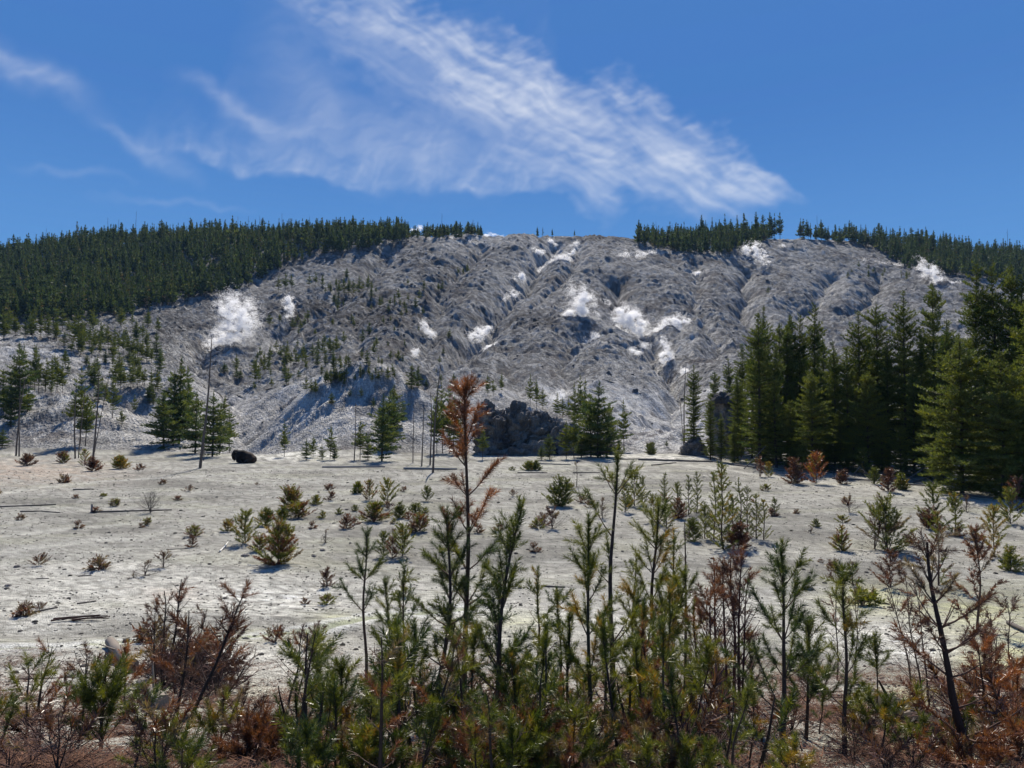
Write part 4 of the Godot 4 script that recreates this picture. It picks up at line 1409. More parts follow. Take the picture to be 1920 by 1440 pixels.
func build_rocks():
	rng.seed = 606
	var g := ground(985, 860)
	g = Vector3((985 - CX) / F * 82.0, height((985 - CX) / F * 82.0, -82.0), -83.5)
	var o := thing("rock_outcrop", g, "dark broken rock outcrop at the foot of the slope behind the rust-topped young pine", "rock")
	var m := 82.0 / F
	var list := [  # offset px, half width px, height px, depth, colours
		[-74, 27, 112, 2.6, Color(0.15, 0.138, 0.124), Color(0.38, 0.34, 0.29), 0.0],
		[-52, 26, 96, 2.8, Color(0.11, 0.10, 0.095), Color(0.22, 0.2, 0.18), -0.5],
		[-14, 34, 104, 3.0, Color(0.13, 0.122, 0.112), Color(0.28, 0.255, 0.222), 0.6],
		[24, 38, 88, 3.0, Color(0.13, 0.122, 0.112), Color(0.28, 0.255, 0.222), 0.9],
		[58, 36, 72, 2.8, Color(0.135, 0.125, 0.115), Color(0.29, 0.265, 0.232), 0.3],
		[92, 36, 58, 2.6, Color(0.135, 0.125, 0.115), Color(0.29, 0.265, 0.232), 0.1],
		[136, 42, 38, 2.4, Color(0.14, 0.13, 0.12), Color(0.24, 0.22, 0.2), 0.5]]
	for k in list.size():
		var l: Array = list[k]
		var p := part("crag", crag(Vector3(l[1] * m, l[2] * m * 0.94, l[3]), 700 + k * 7, 90, 52, l[4], l[5]), M.rock, o)
		p.position = Vector3(l[0] * m, -0.1, -l[6])
	for b in [[-72, 26, 30, 2.6], [-38, 24, 12, 3.2], [20, 40, 26, 3.0], [92, 34, 20, 2.8], [-20, 18, 16, 3.6]]:
		var q := part("boulder", crag(Vector3(b[1] * m, b[2] * m, 0.9), int(800 + b[0]), 36, 20, Color(0.17, 0.155, 0.14), Color(0.3, 0.275, 0.24), 0.6), M.rock, o)
		q.position = Vector3(b[0] * m, 0.0, b[3])
	var g2 := Vector3((1362 - CX) / F * 80.0, height((1362 - CX) / F * 80.0, -80.0), -80.5)
	var o2 := thing("rock_pillar", g2, "upright pale tan rock with a dark cap among the pines at the grove's end", "rock")
	part("crag", crag(Vector3(1.9, 6.6, 2.0), 911, 80, 60, Color(0.2, 0.18, 0.155), Color(0.4, 0.35, 0.3)), M.rock, o2)
	var cap := part("cap", crag(Vector3(1.7, 1.2, 1.7), 921, 40, 24, Color(0.09, 0.085, 0.085), Color(0.14, 0.13, 0.125), 0.5), M.rock, o2)
	cap.position = Vector3(-0.2, 6.0, 0.1)
	var g3 := ground(1300, 853)
	var o3 := thing("rock_mound", g3, "low dark rock mound under the dead pole at the grove's end", "rock")
	part("crag", crag(Vector3(1.7, 2.0, 1.6), 931, 50, 30, Color(0.12, 0.11, 0.1), Color(0.22, 0.2, 0.18), 0.6), M.rock, o3)
	# dark boulders strewn over the lava bands of the slope
	var stones := []
	for k in 4:
		stones.append(crag(Vector3(1.0, 0.85, 0.9), 950 + k * 3, 12, 6, Color(0.10, 0.093, 0.09), Color(0.2, 0.185, 0.175), 1.0))
	var root := Node3D.new()
	root.name = "slope_boulders"
	add_child(root)
	tag(root, "dark boulders and rubble strewn over the bare slope", "boulders", "", "stuff")
	var lists := [[], [], [], []]
	var made := 0
	for k in 26000:
		var d := rng.randf_range(112.0, 480.0)
		var x := rng.randf_range(-0.55, 0.56) * d
		var h := height(x, -d)
		if rng.randf() > blotch(pixel(Vector3(x, h, -d)), DARK) * 0.75 + 0.035:
			continue
		var s := (0.2 + 0.75 * pow(rng.randf(), 3.0)) * (1.0 if d > 170.0 else 0.4)
		lists[rng.randi() % 4].append(Transform3D(Basis(Vector3.UP, rng.randf() * TAU).scaled_local(Vector3(s * rng.randf_range(0.8, 1.6), s, s)), Vector3(x, h - s * 0.3, -d)))
		made += 1
	for k in 4:
		scatter("rubble", stones[k], M.rock, lists[k], root)


func scatter(called: String, mesh: Mesh, material: Material, list: Array, parent: Node, colors = null) -> MultiMeshInstance3D:
	var mm := MultiMesh.new()
	mm.transform_format = MultiMesh.TRANSFORM_3D
	mm.use_colors = colors != null
	mm.mesh = mesh
	mm.instance_count = list.size()
	for i in list.size():
		mm.set_instance_transform(i, list[i])
		if colors != null:
			mm.set_instance_color(i, colors[i])
	var mi := MultiMeshInstance3D.new()
	mi.name = called
	mi.multimesh = mm
	mi.material_override = material
	mi.set_meta("kind", "stuff")
	parent.add_child(mi, true)
	return mi


# ---------------------------------------------------------------- the bison
func sd_bones(p: Vector3, bones: Array, k: float) -> float:
	var d := 1e9
	for b in bones:
		var pa: Vector3 = p - b[0]
		var ba: Vector3 = b[1] - b[0]
		var l := ba.length_squared()
		var t := clampf(pa.dot(ba) / l, 0, 1) if l > 0.0 else 0.0
		var e := (pa - ba * t).length() - lerpf(b[2], b[3], t)
		var h := maxf(k - absf(d - e), 0.0) / k
		d = minf(d, e) - h * h * k * 0.25
	return d


func nets(bones: Array, lo: Vector3, hi: Vector3, cell: float, k: float, fuzz: FastNoiseLite, amp: float) -> Array:
	var n := Vector3i(((hi - lo) / cell).ceil()) + Vector3i.ONE
	var f := PackedFloat32Array()
	f.resize(n.x * n.y * n.z)
	for z in n.z:
		for y in n.y:
			for x in n.x:
				var p := lo + Vector3(x, y, z) * cell
				f[(z * n.y + y) * n.x + x] = maxf(sd_bones(p, bones, k) + fuzz.get_noise_3dv(p) * amp, -p.y - 0.02)
	var id := PackedInt32Array()
	id.resize(f.size())
	id.fill(-1)
	var v := PackedVector3Array()
	var corner := [Vector3i(0, 0, 0), Vector3i(1, 0, 0), Vector3i(0, 1, 0), Vector3i(1, 1, 0), Vector3i(0, 0, 1), Vector3i(1, 0, 1), Vector3i(0, 1, 1), Vector3i(1, 1, 1)]
	var edges := [[0, 1], [2, 3], [4, 5], [6, 7], [0, 2], [1, 3], [4, 6], [5, 7], [0, 4], [1, 5], [2, 6], [3, 7]]
	for z in n.z - 1:
		for y in n.y - 1:
			for x in n.x - 1:
				var val := PackedFloat32Array()
				var neg := 0
				for c in corner:
					var q: float = f[((z + c.z) * n.y + y + c.y) * n.x + x + c.x]
					val.append(q)
					neg += 1 if q < 0 else 0
				if neg == 0 or neg == 8:
					continue
				var s := Vector3.ZERO
				var m := 0
				for e in edges:
					var a := val[e[0]]
					var b := val[e[1]]
					if (a < 0) != (b < 0):
						s += Vector3(corner[e[0]]).lerp(Vector3(corner[e[1]]), a / (a - b))
						m += 1
				id[(z * n.y + y) * n.x + x] = v.size()
				v.append(lo + (Vector3(x, y, z) + s / m) * cell)
	var idx := PackedInt32Array()
	var at := func(x, y, z): return id[(z * n.y + y) * n.x + x]
	for z in range(1, n.z - 1):
		for y in range(1, n.y - 1):
			for x in range(1, n.x - 1):
				var a := f[(z * n.y + y) * n.x + x] < 0
				for ax in 3:
					var o := Vector3i(1, 0, 0) if ax == 0 else Vector3i(0, 1, 0) if ax == 1 else Vector3i(0, 0, 1)
					var b := f[((z + o.z) * n.y + y + o.y) * n.x + x + o.x] < 0
					if a == b:
						continue
					var q := []
					if ax == 0:
						q = [at.call(x, y - 1, z - 1), at.call(x, y, z - 1), at.call(x, y, z), at.call(x, y - 1, z)]
					elif ax == 1:
						q = [at.call(x - 1, y, z - 1), at.call(x - 1, y, z), at.call(x, y, z), at.call(x, y, z - 1)]
					else:
						q = [at.call(x - 1, y - 1, z), at.call(x, y - 1, z), at.call(x, y, z), at.call(x - 1, y, z)]
					if q.has(-1):
						continue
					if a:
						q.reverse()
					idx.append_array([q[0], q[1], q[2], q[0], q[2], q[3]])
	return [v, idx]


func build_bison():
	rng.seed = 707
	var g := ground(458, 868)
	var t := thing("bison", g, "dark brown bison lying on the flat with its head to the left", "bison")
	var V := func(x, y, z): return Vector3(x, y, z)
	var bones := [
		[V.call(-0.36, 0.68, 0), V.call(0.5, 0.5, 0), 0.52, 0.48], [V.call(-0.12, 0.86, 0), V.call(0.2, 0.74, 0), 0.38, 0.34], [V.call(0.4, 0.5, 0), V.call(0.78, 0.36, 0), 0.5, 0.4],
		[V.call(-0.45, 0.42, 0), V.call(-0.3, 0.3, 0), 0.36, 0.36], [V.call(-0.5, 0.85, 0), V.call(-0.82, 0.93, 0.04), 0.36, 0.3],
		[V.call(-0.82, 1.0, 0.04), V.call(-0.96, 0.74, 0.06), 0.28, 0.24], [V.call(-0.95, 0.72, 0.06), V.call(-1.02, 0.46, 0.07), 0.21, 0.13], [V.call(-0.9, 0.5, 0.06), V.call(-0.97, 0.2, 0.07), 0.11, 0.03],
		[V.call(-0.5, 0.2, 0.34), V.call(-0.12, 0.1, 0.48), 0.15, 0.1], [V.call(-0.5, 0.2, -0.34), V.call(-0.12, 0.1, -0.44), 0.15, 0.1],
		[V.call(0.82, 0.34, 0.26), V.call(0.5, 0.2, 0.5), 0.28, 0.18], [V.call(0.82, 0.34, -0.26), V.call(0.5, 0.2, -0.45), 0.28, 0.18], [V.call(0.5, 0.12, 0.55), V.call(0.12, 0.06, 0.56), 0.1, 0.06],
		[V.call(1.05, 0.5, 0), V.call(1.17, 0.2, 0.06), 0.07, 0.035]]
	var fuzz := noise(31, 6.0, 2)
	var net := nets(bones, Vector3(-1.4, -0.06, -0.8), Vector3(1.4, 1.42, 0.8), 0.045, 0.16, fuzz, 0.03)
	var v: PackedVector3Array = net[0]
	var c := PackedColorArray()
	var n := PackedVector3Array()
	for p in v:
		var e := 0.02
		var nn := Vector3(sd_bones(p + Vector3(e, 0, 0), bones, 0.16) - sd_bones(p - Vector3(e, 0, 0), bones, 0.16), sd_bones(p + Vector3(0, e, 0), bones, 0.16) - sd_bones(p - Vector3(0, e, 0), bones, 0.16), sd_bones(p + Vector3(0, 0, e), bones, 0.16) - sd_bones(p - Vector3(0, 0, e), bones, 0.16))
		n.append(nn.normalized())
		# shaggy dark mane and head, browner hindquarters
		var k := clampf(smoothstep(0.1, 0.6, p.x + fuzz.get_noise_3dv(p * 0.6) * 0.3), 0, 1)
		var col := Color(0.014, 0.011, 0.010).lerp(Color(0.042, 0.028, 0.020), k) * (1.0 + fuzz.get_noise_3dv(p * 1.7) * 0.5)
		col.a = 1
		c.append(col)
	part("body", mesh_of(v, n, c, net[1]), M.fur, t)
	for s in [-1, 1]:
		var h := Wood.new()
		h.tube(PackedVector3Array([Vector3(-0.8, 1.16, 0.04 + 0.2 * s), Vector3(-0.82, 1.18, 0.04 + 0.33 * s), Vector3(-0.82, 1.27, 0.04 + 0.39 * s), Vector3(-0.8, 1.38, 0.04 + 0.36 * s)]), 0.05, 0.008, 7, Color(0.03, 0.027, 0.025))
		part("horn", mesh_of(h.v, h.n, h.c), M.horn, t)
		var er := Wood.new()
		er.tube(PackedVector3Array([Vector3(-0.72, 1.06, 0.04 + 0.24 * s), Vector3(-0.66, 1.05, 0.04 + 0.36 * s), Vector3(-0.62, 1.0, 0.04 + 0.42 * s)]), 0.05, 0.012, 6, Color(0.02, 0.016, 0.014))
		part("ear", mesh_of(er.v, er.n, er.c), M.fur, t)
		var ey := SphereMesh.new()
		ey.radius = 0.022
		ey.height = 0.044
		ey.radial_segments = 10
		ey.rings = 6
		var eo := part("eye", ey, M.horn_dark, t)
		eo.position = Vector3(-0.99, 0.82, 0.06 + 0.19 * s)


# ---------------------------------------------------------------- plants, sticks and stones of the flat
# px, foot row, top row, half width in px, look
const FLAT := [
	[50, 873, 855, 15, "wine"], [118, 868, 850, 12, "brown"], [158, 873, 845, 11, "mixed"], [174, 883, 862, 15, "wine"], [226, 879, 858, 14, "gold"], [263, 881, 873, 10, "wine"],
	[307, 1064, 1040, 20, "dead"], [272, 1079, 1055, 18, "dead"], [250, 1084, 1078, 9, "dead"], [360, 1026, 1008, 11, "wine"], [365, 1005, 989, 15, "mixed"], [427, 996, 977, 15, "mixed"], [460, 1019, 964, 24, "olive"], [496, 985, 957, 18, "olive"],
	[545, 953, 915, 26, "mixed"], [560, 971, 950, 22, "mixed"], [530, 972, 954, 15, "olive"], [592, 946, 931, 12, "olive"], [620, 938, 924, 11, "wine"], [604, 972, 959, 8, "olive"], [635, 964, 955, 8, "green"], [666, 958, 949, 8, "green"],
	[671, 925, 907, 12, "olive"], [692, 938, 904, 14, "mixed"], [726, 944, 903, 18, "olive"], [750, 971, 945, 14, "green"], [780, 963, 946, 14, "green"], [797, 962, 952, 9, "green"], [702, 977, 949, 24, "mixed"], [650, 991, 967, 14, "rust"], [801, 940, 914, 11, "green"], [766, 974, 962, 11, "rust"],
	[520, 1058, 980, 40, "mixed"], [486, 1032, 1006, 18, "mixed"], [610, 1018, 996, 12, "dead"], [613, 1100, 1069, 18, "wine"], [787, 996, 968, 20, "mixed"], [772, 1000, 982, 14, "wine"], [755, 1042, 988, 24, "olive"], [720, 1042, 1000, 16, "green"], [735, 1048, 1010, 14, "rust"], [736, 1006, 990, 14, "dead"],
	[992, 882, 868, 12, "olive"], [1006, 882, 866, 9, "green"], [960, 882, 877, 6, "green"], [1081, 913, 868, 10, "dead"], [1049, 949, 899, 26, "green"], [1035, 991, 962, 32, "dead"], [1020, 985, 968, 18, "wine"], [1222, 852, 832, 10, "green"],
	[1190, 948, 886, 18, "olive"], [1205, 945, 895, 14, "green"], [1172, 960, 905, 16, "olive"], [1130, 972, 938, 20, "dead"], [1247, 945, 890, 11, "green"], [1270, 962, 908, 14, "green"], [1270, 972, 938, 16, "rust"], [1290, 966, 894, 12, "green"], [1306, 962, 887, 13, "green"], [1338, 1012, 888, 18, "olive"], [1357, 1030, 872, 24, "olive"], [1372, 1020, 930, 20, "green"], [1386, 1014, 898, 15, "green"], [1401, 1006, 908, 15, "green"], [1418, 1010, 930, 16, "olive"], [1432, 1012, 940, 14, "olive"], [1322, 1010, 945, 18, "olive"], [1300, 1015, 975, 18, "green"], [1385, 1030, 985, 26, "rust"], [1250, 990, 950, 16, "olive"], [1225, 980, 930, 16, "olive"],
	[1452, 966, 934, 10, "green"], [1592, 961, 937, 25, "dead"], [1578, 1032, 990, 19, "mixed"], [1665, 1033, 938, 52, "snagged"], [1640, 1030, 965, 30, "dead"], [1750, 992, 914, 26, "green"], [1742, 992, 960, 26, "wine"], [1790, 1002, 928, 22, "olive"], [1865, 1042, 953, 26, "gold"], [1895, 982, 918, 20, "olive"], [1908, 958, 900, 20, "wine"], [1760, 1098, 964, 26, "mixed"], [1600, 1098, 1058, 16, "wine"], [1670, 1102, 1038, 26, "wine"], [1832, 1188, 995, 44, "rust"], [1895, 1070, 1030, 22, "olive"], [1812, 960, 935, 18, "dead"], [1520, 1000, 988, 10, "dead"], [1530, 988, 975, 8, "green"],
	[1425, 894, 858, 10, "rust"], [1441, 894, 868, 9, "gold"], [1488, 907, 862, 22, "wine"], [1530, 907, 852, 20, "orange"], [1620, 892, 842, 13, "olive"], [1665, 922, 884, 18, "wine"], [1640, 908, 880, 12, "green"], [1690, 918, 890, 14, "olive"], [1580, 908, 885, 13, "wine"]]
const LOOKS := {
	"green": [["green", 3, "olive", 1], 0.04, "green young pine"],
	"olive": [["olive", 3, "green", 1.4, "gold", 0.5], 0.06, "yellow-green young pine"],
	"gold": [["gold", 3, "olive", 2], 0.06, "yellowing young pine"],
	"mixed": [["olive", 2, "rust", 1.2, "gold", 0.8, "dry", 0.8], 0.2, "half-browned young pine"],
	"rust": [["rust", 3, "wine", 1.5, "dry", 0.6], 0.25, "rust-brown dead young pine"],
	"orange": [["orange", 2.5, "rust", 2, "gold", 1], 0.12, "orange dead young pine"],
	"wine": [["wine", 3, "rust", 1, "dry", 0.5], 0.4, "dark reddish dead young pine"],
	"brown": [["rust", 1, "dry", 1.5, "olive", 1], 0.3, "brownish stunted young pine"],
	"dead": [["wine", 1, "dry", 1], 0.92, "bare dead shrub"],
	"snagged": [["green", 2, "olive", 2, "dry", 1], 0.42, "sprawling half-dead pine shrub"]}


func where_on_flat(px: float, py: float) -> String:
	if py > 1100.0 or (px > 1800.0 and py > 1060):
		return "near the yellow crust patches"
	if px > 1400.0 and py < 925.0:
		return "at the foot of the dark grove"
	if px > 1150.0 and px < 1445.0 and py > 935.0:
		return "in the sapling cluster on the flat"
	if px >= 1445.0:
		return "on the open flat before the dark grove"
	if px < 300.0 and py < 900.0:
		return "near the dead poles by the left hill"
	if px < 480.0:
		return "on the open flat before the bison"
	if px < 660.0:
		return "in the loose patch of shrubs before the bison"
	if px < 830.0:
		return "among the shrubs before the dead poles"
	return "on the flat before the dark rock outcrop"


func build_flat_plants():
	rng.seed = 808
	for s in FLAT:
		var g := ground(s[0], s[1])
		var h := rise(g, s[2])
		var w: float = s[3] / F * -g.z
		var look: Array = LOOKS[s[4]]
		var tall := h > 1.1 * w * 2.0
		var size := "tall" if h > 2.2 else "low" if h < 0.8 else "mid-size"
		if s[4] == "dead" or s[4] == "snagged":
			size = "large" if w > 1.1 else "small"
		var label: String = (size + " " + look[2] + " " + where_on_flat(s[0], s[1])).replace("rust-brown dead young pine near", "rusty dead pine near")
		var t := thing("dead_shrub" if s[4] == "dead" else "young_pine", g, label, "shrub" if s[4] == "dead" or not tall else "young pine", "shrubs: " + label)
		var d := -g.z
		var fine := clampf(w * 2.2, 0.55, 1.35)
		young_pine(t, {"h": h, "w": w * (1.45 if tall else 1.15), "grade": "lo" if d < 42.0 else "far", "pal": look[0], "bare": look[1], "many": 1 if tall else (4 if w > 0.7 else 3), "gap": clampf(h * 0.13, 0.1, 0.3), "low": 0.0, "el": 26.0 if tall else 8.0, "fine": fine * (1.0 if d < 42.0 else 0.9), "dense": (2.0 if tall else 1.3) if d < 42.0 else 1.0, "twigs": 5, "leader": h * 0.3, "r": 0.014 + 0.007 * h, "from": 0.12, "twig": Color(0.1, 0.07, 0.06)})
	# sticks and driftwood: px,row to px,row, radius, tone, label
	var sticks := [
		[-12, 952, 105, 947, 0.05, 0, "long thin grey stick lying on the flat before the left dead poles"], [38, 960, 78, 959, 0.04, 0, "crooked grey stick lying beside the long thin stick"], [78, 959, 113, 962, 0.035, 0, "short end of the crooked grey stick"],
		[137, 919, 170, 918, 0.05, 0, "short dark stick on the flat below the reddish shrub"], [172, 961, 322, 957, 0.045, 0, "long stick with an upturned end beside a bare dead bush"],
		[312, 1031, 352, 1029, 0.018, 0, "thin dark stick beside the bleached branch"], [604, 877, 722, 876, 0.09, 1, "long grey log on the flat right of the bison"], [757, 880, 857, 881, 0.12, 1, "long pale log at the foot of the row of dead poles"],
		[1004, 870, 1070, 872, 0.07, 1, "grey log on the flat before the dark rock outcrop"], [970, 887, 1026, 887, 0.05, 0, "thin dark log on the flat before the dark rock outcrop"], [1074, 887, 1125, 887, 0.05, 0, "thin dark log behind the bare dead sapling"], [1197, 863, 1336, 867, 0.12, 0, "long dark log lying toward the end of the grove"], [1222, 873, 1268, 868, 0.06, 0, "broken branch beside the long dark log"], [1150, 862, 1230, 861, 0.07, 0, "dark log at the mouth of the pale gully"],
		[68, 1086, 92, 1085, 0.02, 0, "short dark stick on the pale crust of the flat"], [146, 1081, 172, 1079, 0.018, 0, "thin twig on the pale crust of the flat"], [145, 1133, 180, 1128, 0.025, 0, "dark bark strip on the pale crust of the flat"], [60, 1150, 108, 1140, 0.03, 0, "dark bark strip above the long bark slab"],
		[1015, 1100, 1060, 1102, 0.03, 0, "reddish stick among the thicket's far edge"], [1640, 1128, 1668, 1134, 0.03, 0, "dark stick on the yellowish crust before the red dead pine"], [1890, 1170, 1960, 1205, 0.05, 0, "dark charred log at the right edge of the yellowish crust"]]
	for s in sticks:
		var a := ground(s[0], s[1])
		var b := ground(s[2], s[3])
		var r: float = s[4]
		log_between("fallen_stick" if r < 0.06 else "fallen_log", a + Vector3(0, r * 0.7, 0), b + Vector3(0, r * 0.7, 0), r, r * 0.6, Color(0.13, 0.115, 0.105) if s[5] == 0 else Color(0.30, 0.275, 0.25), s[6], "stick" if r < 0.06 else "log")
	var a := ground(172, 961)
	var st := thing("stump", a, "small upright grey stub at the end of the long stick", "stump")
	var w := Wood.new()
	w.tube(PackedVector3Array([Vector3(0, -0.1, 0), Vector3(0.02, 0.22, 0), Vector3(0.0, 0.45, 0)]), 0.085, 0.05, 8, Color(0.3, 0.27, 0.25), true, 0.15)
	part("trunk", mesh_of(w.v, w.n, w.c), M.bark, st)
	# the bare bush on the long stick
	var g := ground(282, 962)
	var bush := thing("dead_bush", g, "bare spreading dead bush on the end of the long stick", "dead bush")
	young_pine(bush, {"h": 1.1, "w": 0.95, "grade": "lo", "pal": ["dry", 1], "bare": 3.0, "many": 5, "gap": 0.16, "low": 0.05, "twigs": 4, "no_leader": true, "bark": Color(0.09, 0.075, 0.07), "twig": Color(0.09, 0.075, 0.07), "r": 0.022})
	var bl := ground(412, 1035)
	var bb := ground(427, 1022)
	log_between("bleached_branch", bl + Vector3(0, 0.03, 0), bb + Vector3(0, 0.12, 0), 0.035, 0.02, Color(0.72, 0.7, 0.65), "short bleached white branch lying on the flat", "branch")
	# stones: px,row, width px
	for s in [[32, 1063, 15], [15, 1099, 15], [62, 1139, 14], [605, 1032, 13], [589, 1043, 12], [460, 1043, 18], [1514, 1104, 25], [245, 1033, 6], [248, 1044, 5], [665, 968, 5], [450, 1056, 7], [1885, 1365, 16], [1712, 1408, 10], [640, 1085, 7], [1000, 1044, 8], [150, 1240, 9], [165, 1262, 10]]:
		var p := ground(s[0], s[1])
		var r: float = s[2] * 0.5 / F * -p.z
		var big: bool = s[2] > 20
		var o := thing("stone", p - Vector3(0, r * 0.25, 0), "large flat-topped grey stone at the far edge of the thicket" if big else "small dark stone lying on the pale flat", "stone", "" if big else "small stones on the flat")
		o.rotation.y = rng.randf() * TAU
		var q := part("rock", crag(Vector3(r, r * 0.75, r * 0.8), rng.randi() % 900, 18, 10, Color(0.13, 0.125, 0.12), Color(0.22, 0.21, 0.2), 0.0), M.rock, o)
		q.name = "body"
	# low dead sprigs and tufts dotted over the flat
	var sprigs := [[], []]
	for k in 66:
		var d := rng.randf_range(13.5, 52.0)
		var x := rng.randf_range(-0.74, 0.74) * d
		if x > -0.1 * d and rng.randf() < 0.25:
			x = rng.randf_range(0.0, 0.7) * d
		var foot := Vector3(x, height(x, -d), -d)
		if pixel(foot).x > 1500.0 and d > 44.0:
			continue
		var green := rng.randf() < 0.3
		var h := rng.randf_range(0.07, 0.24) * (1.0 + d * 0.012)
		var label := "tiny olive sprig rooted alone in the pale flat" if green else "tiny dead brown sprig rooted alone in the pale flat"
		var kin := "olive sprigs on the flat" if green else "brown sprigs on the flat"
		var made: Array = sprigs[1 if green else 0]
		if made.size() >= 7:
			var b: Array = made[rng.randi() % 7]
			copy_of(b[0], "sprig", foot, rng.randf() * TAU, h / b[1], label, kin)
			continue
		var t := thing("sprig", foot, label, "sprig", kin)
		made.append([t, h])
		young_pine(t, {"h": h, "w": h * rng.randf_range(0.8, 1.6), "grade": "lo" if d < 30.0 else "far", "pal": ["olive", 2, "dry", 1] if green else ["wine", 2, "dry", 1.5, "rust", 1], "bare": 0.35, "many": 3, "gap": h * 0.3, "low": 0.0, "el": 8.0, "fine": 0.45 + h, "dense": 0.8, "r": 0.008, "leader": h * 0.3, "from": 0.2, "no_leader": not green, "twig": Color(0.09, 0.065, 0.055)})
	# pebbles and crumbs of crust
	var peb := []
	for k in 3:
		peb.append(crag(Vector3(1.0, 0.6, 0.8), 40 + k, 8, 4, Color(0.75, 0.75, 0.74), Color(1, 1, 1), 0.0))
	var root := Node3D.new()
	root.name = "pebbles"
	add_child(root)
	tag(root, "small grey and dark pebbles scattered over the mineral flat", "pebbles", "", "stuff")
	var lists := [[], [], []]
	var cols := [[], [], []]
	for k in 26000:
		var d := 7.0 + 55.0 * pow(rng.randf(), 1.7)
		var x := rng.randf_range(-0.8, 0.8) * d
		if n_lo.get_noise_2d(x * 0.35, d * 0.6) + rng.randf_range(-0.5, 0.5) < -0.05:
			continue
		var s := rng.randf_range(0.009, 0.024) * (1.0 + 0.025 * d)
		if rng.randf() < 0.04:
			s *= 2.2
		var j := rng.randi() % 3
		lists[j].append(Transform3D(Basis(Vector3.UP, rng.randf() * TAU).scaled_local(Vector3.ONE * s), Vector3(x, height(x, -d), -d)))
		var tone := rng.randf_range(0.07, 0.3)
		cols[j].append(Color(tone, tone * 0.97, tone * 0.93))
	for j in 3:
		scatter("pebble", peb[j], M.rock, lists[j], root, cols[j])


# ---------------------------------------------------------------- the thicket on the bank
func at_bank(px: float, d: float) -> Vector3:
	var x := (px - CX) / F * d
	return Vector3(x, height(x, -d), -d)


func fore_pine(called: String, px_top: float, row_top: float, px_foot: float, d: float, label: String, o: Dictionary, category := "young pine", group := ""):
	var g := at_bank(px_foot, d)
	var h := rise(g, row_top)
	var t := thing(called, g, label, category, group)
	o.h = h
	o.lean = Vector3((px_top - CX) / F * d - g.x, 0, o.get("toward", 0.0))
	if not o.has("grade"):
		o.grade = "hi" if d < 9.0 else "mid"
	o.dense = o.get("dense", 1.0) * 1.35
	if not o.has("w"):
		o.w = 0.24 * h
	young_pine(t, o)
	return t


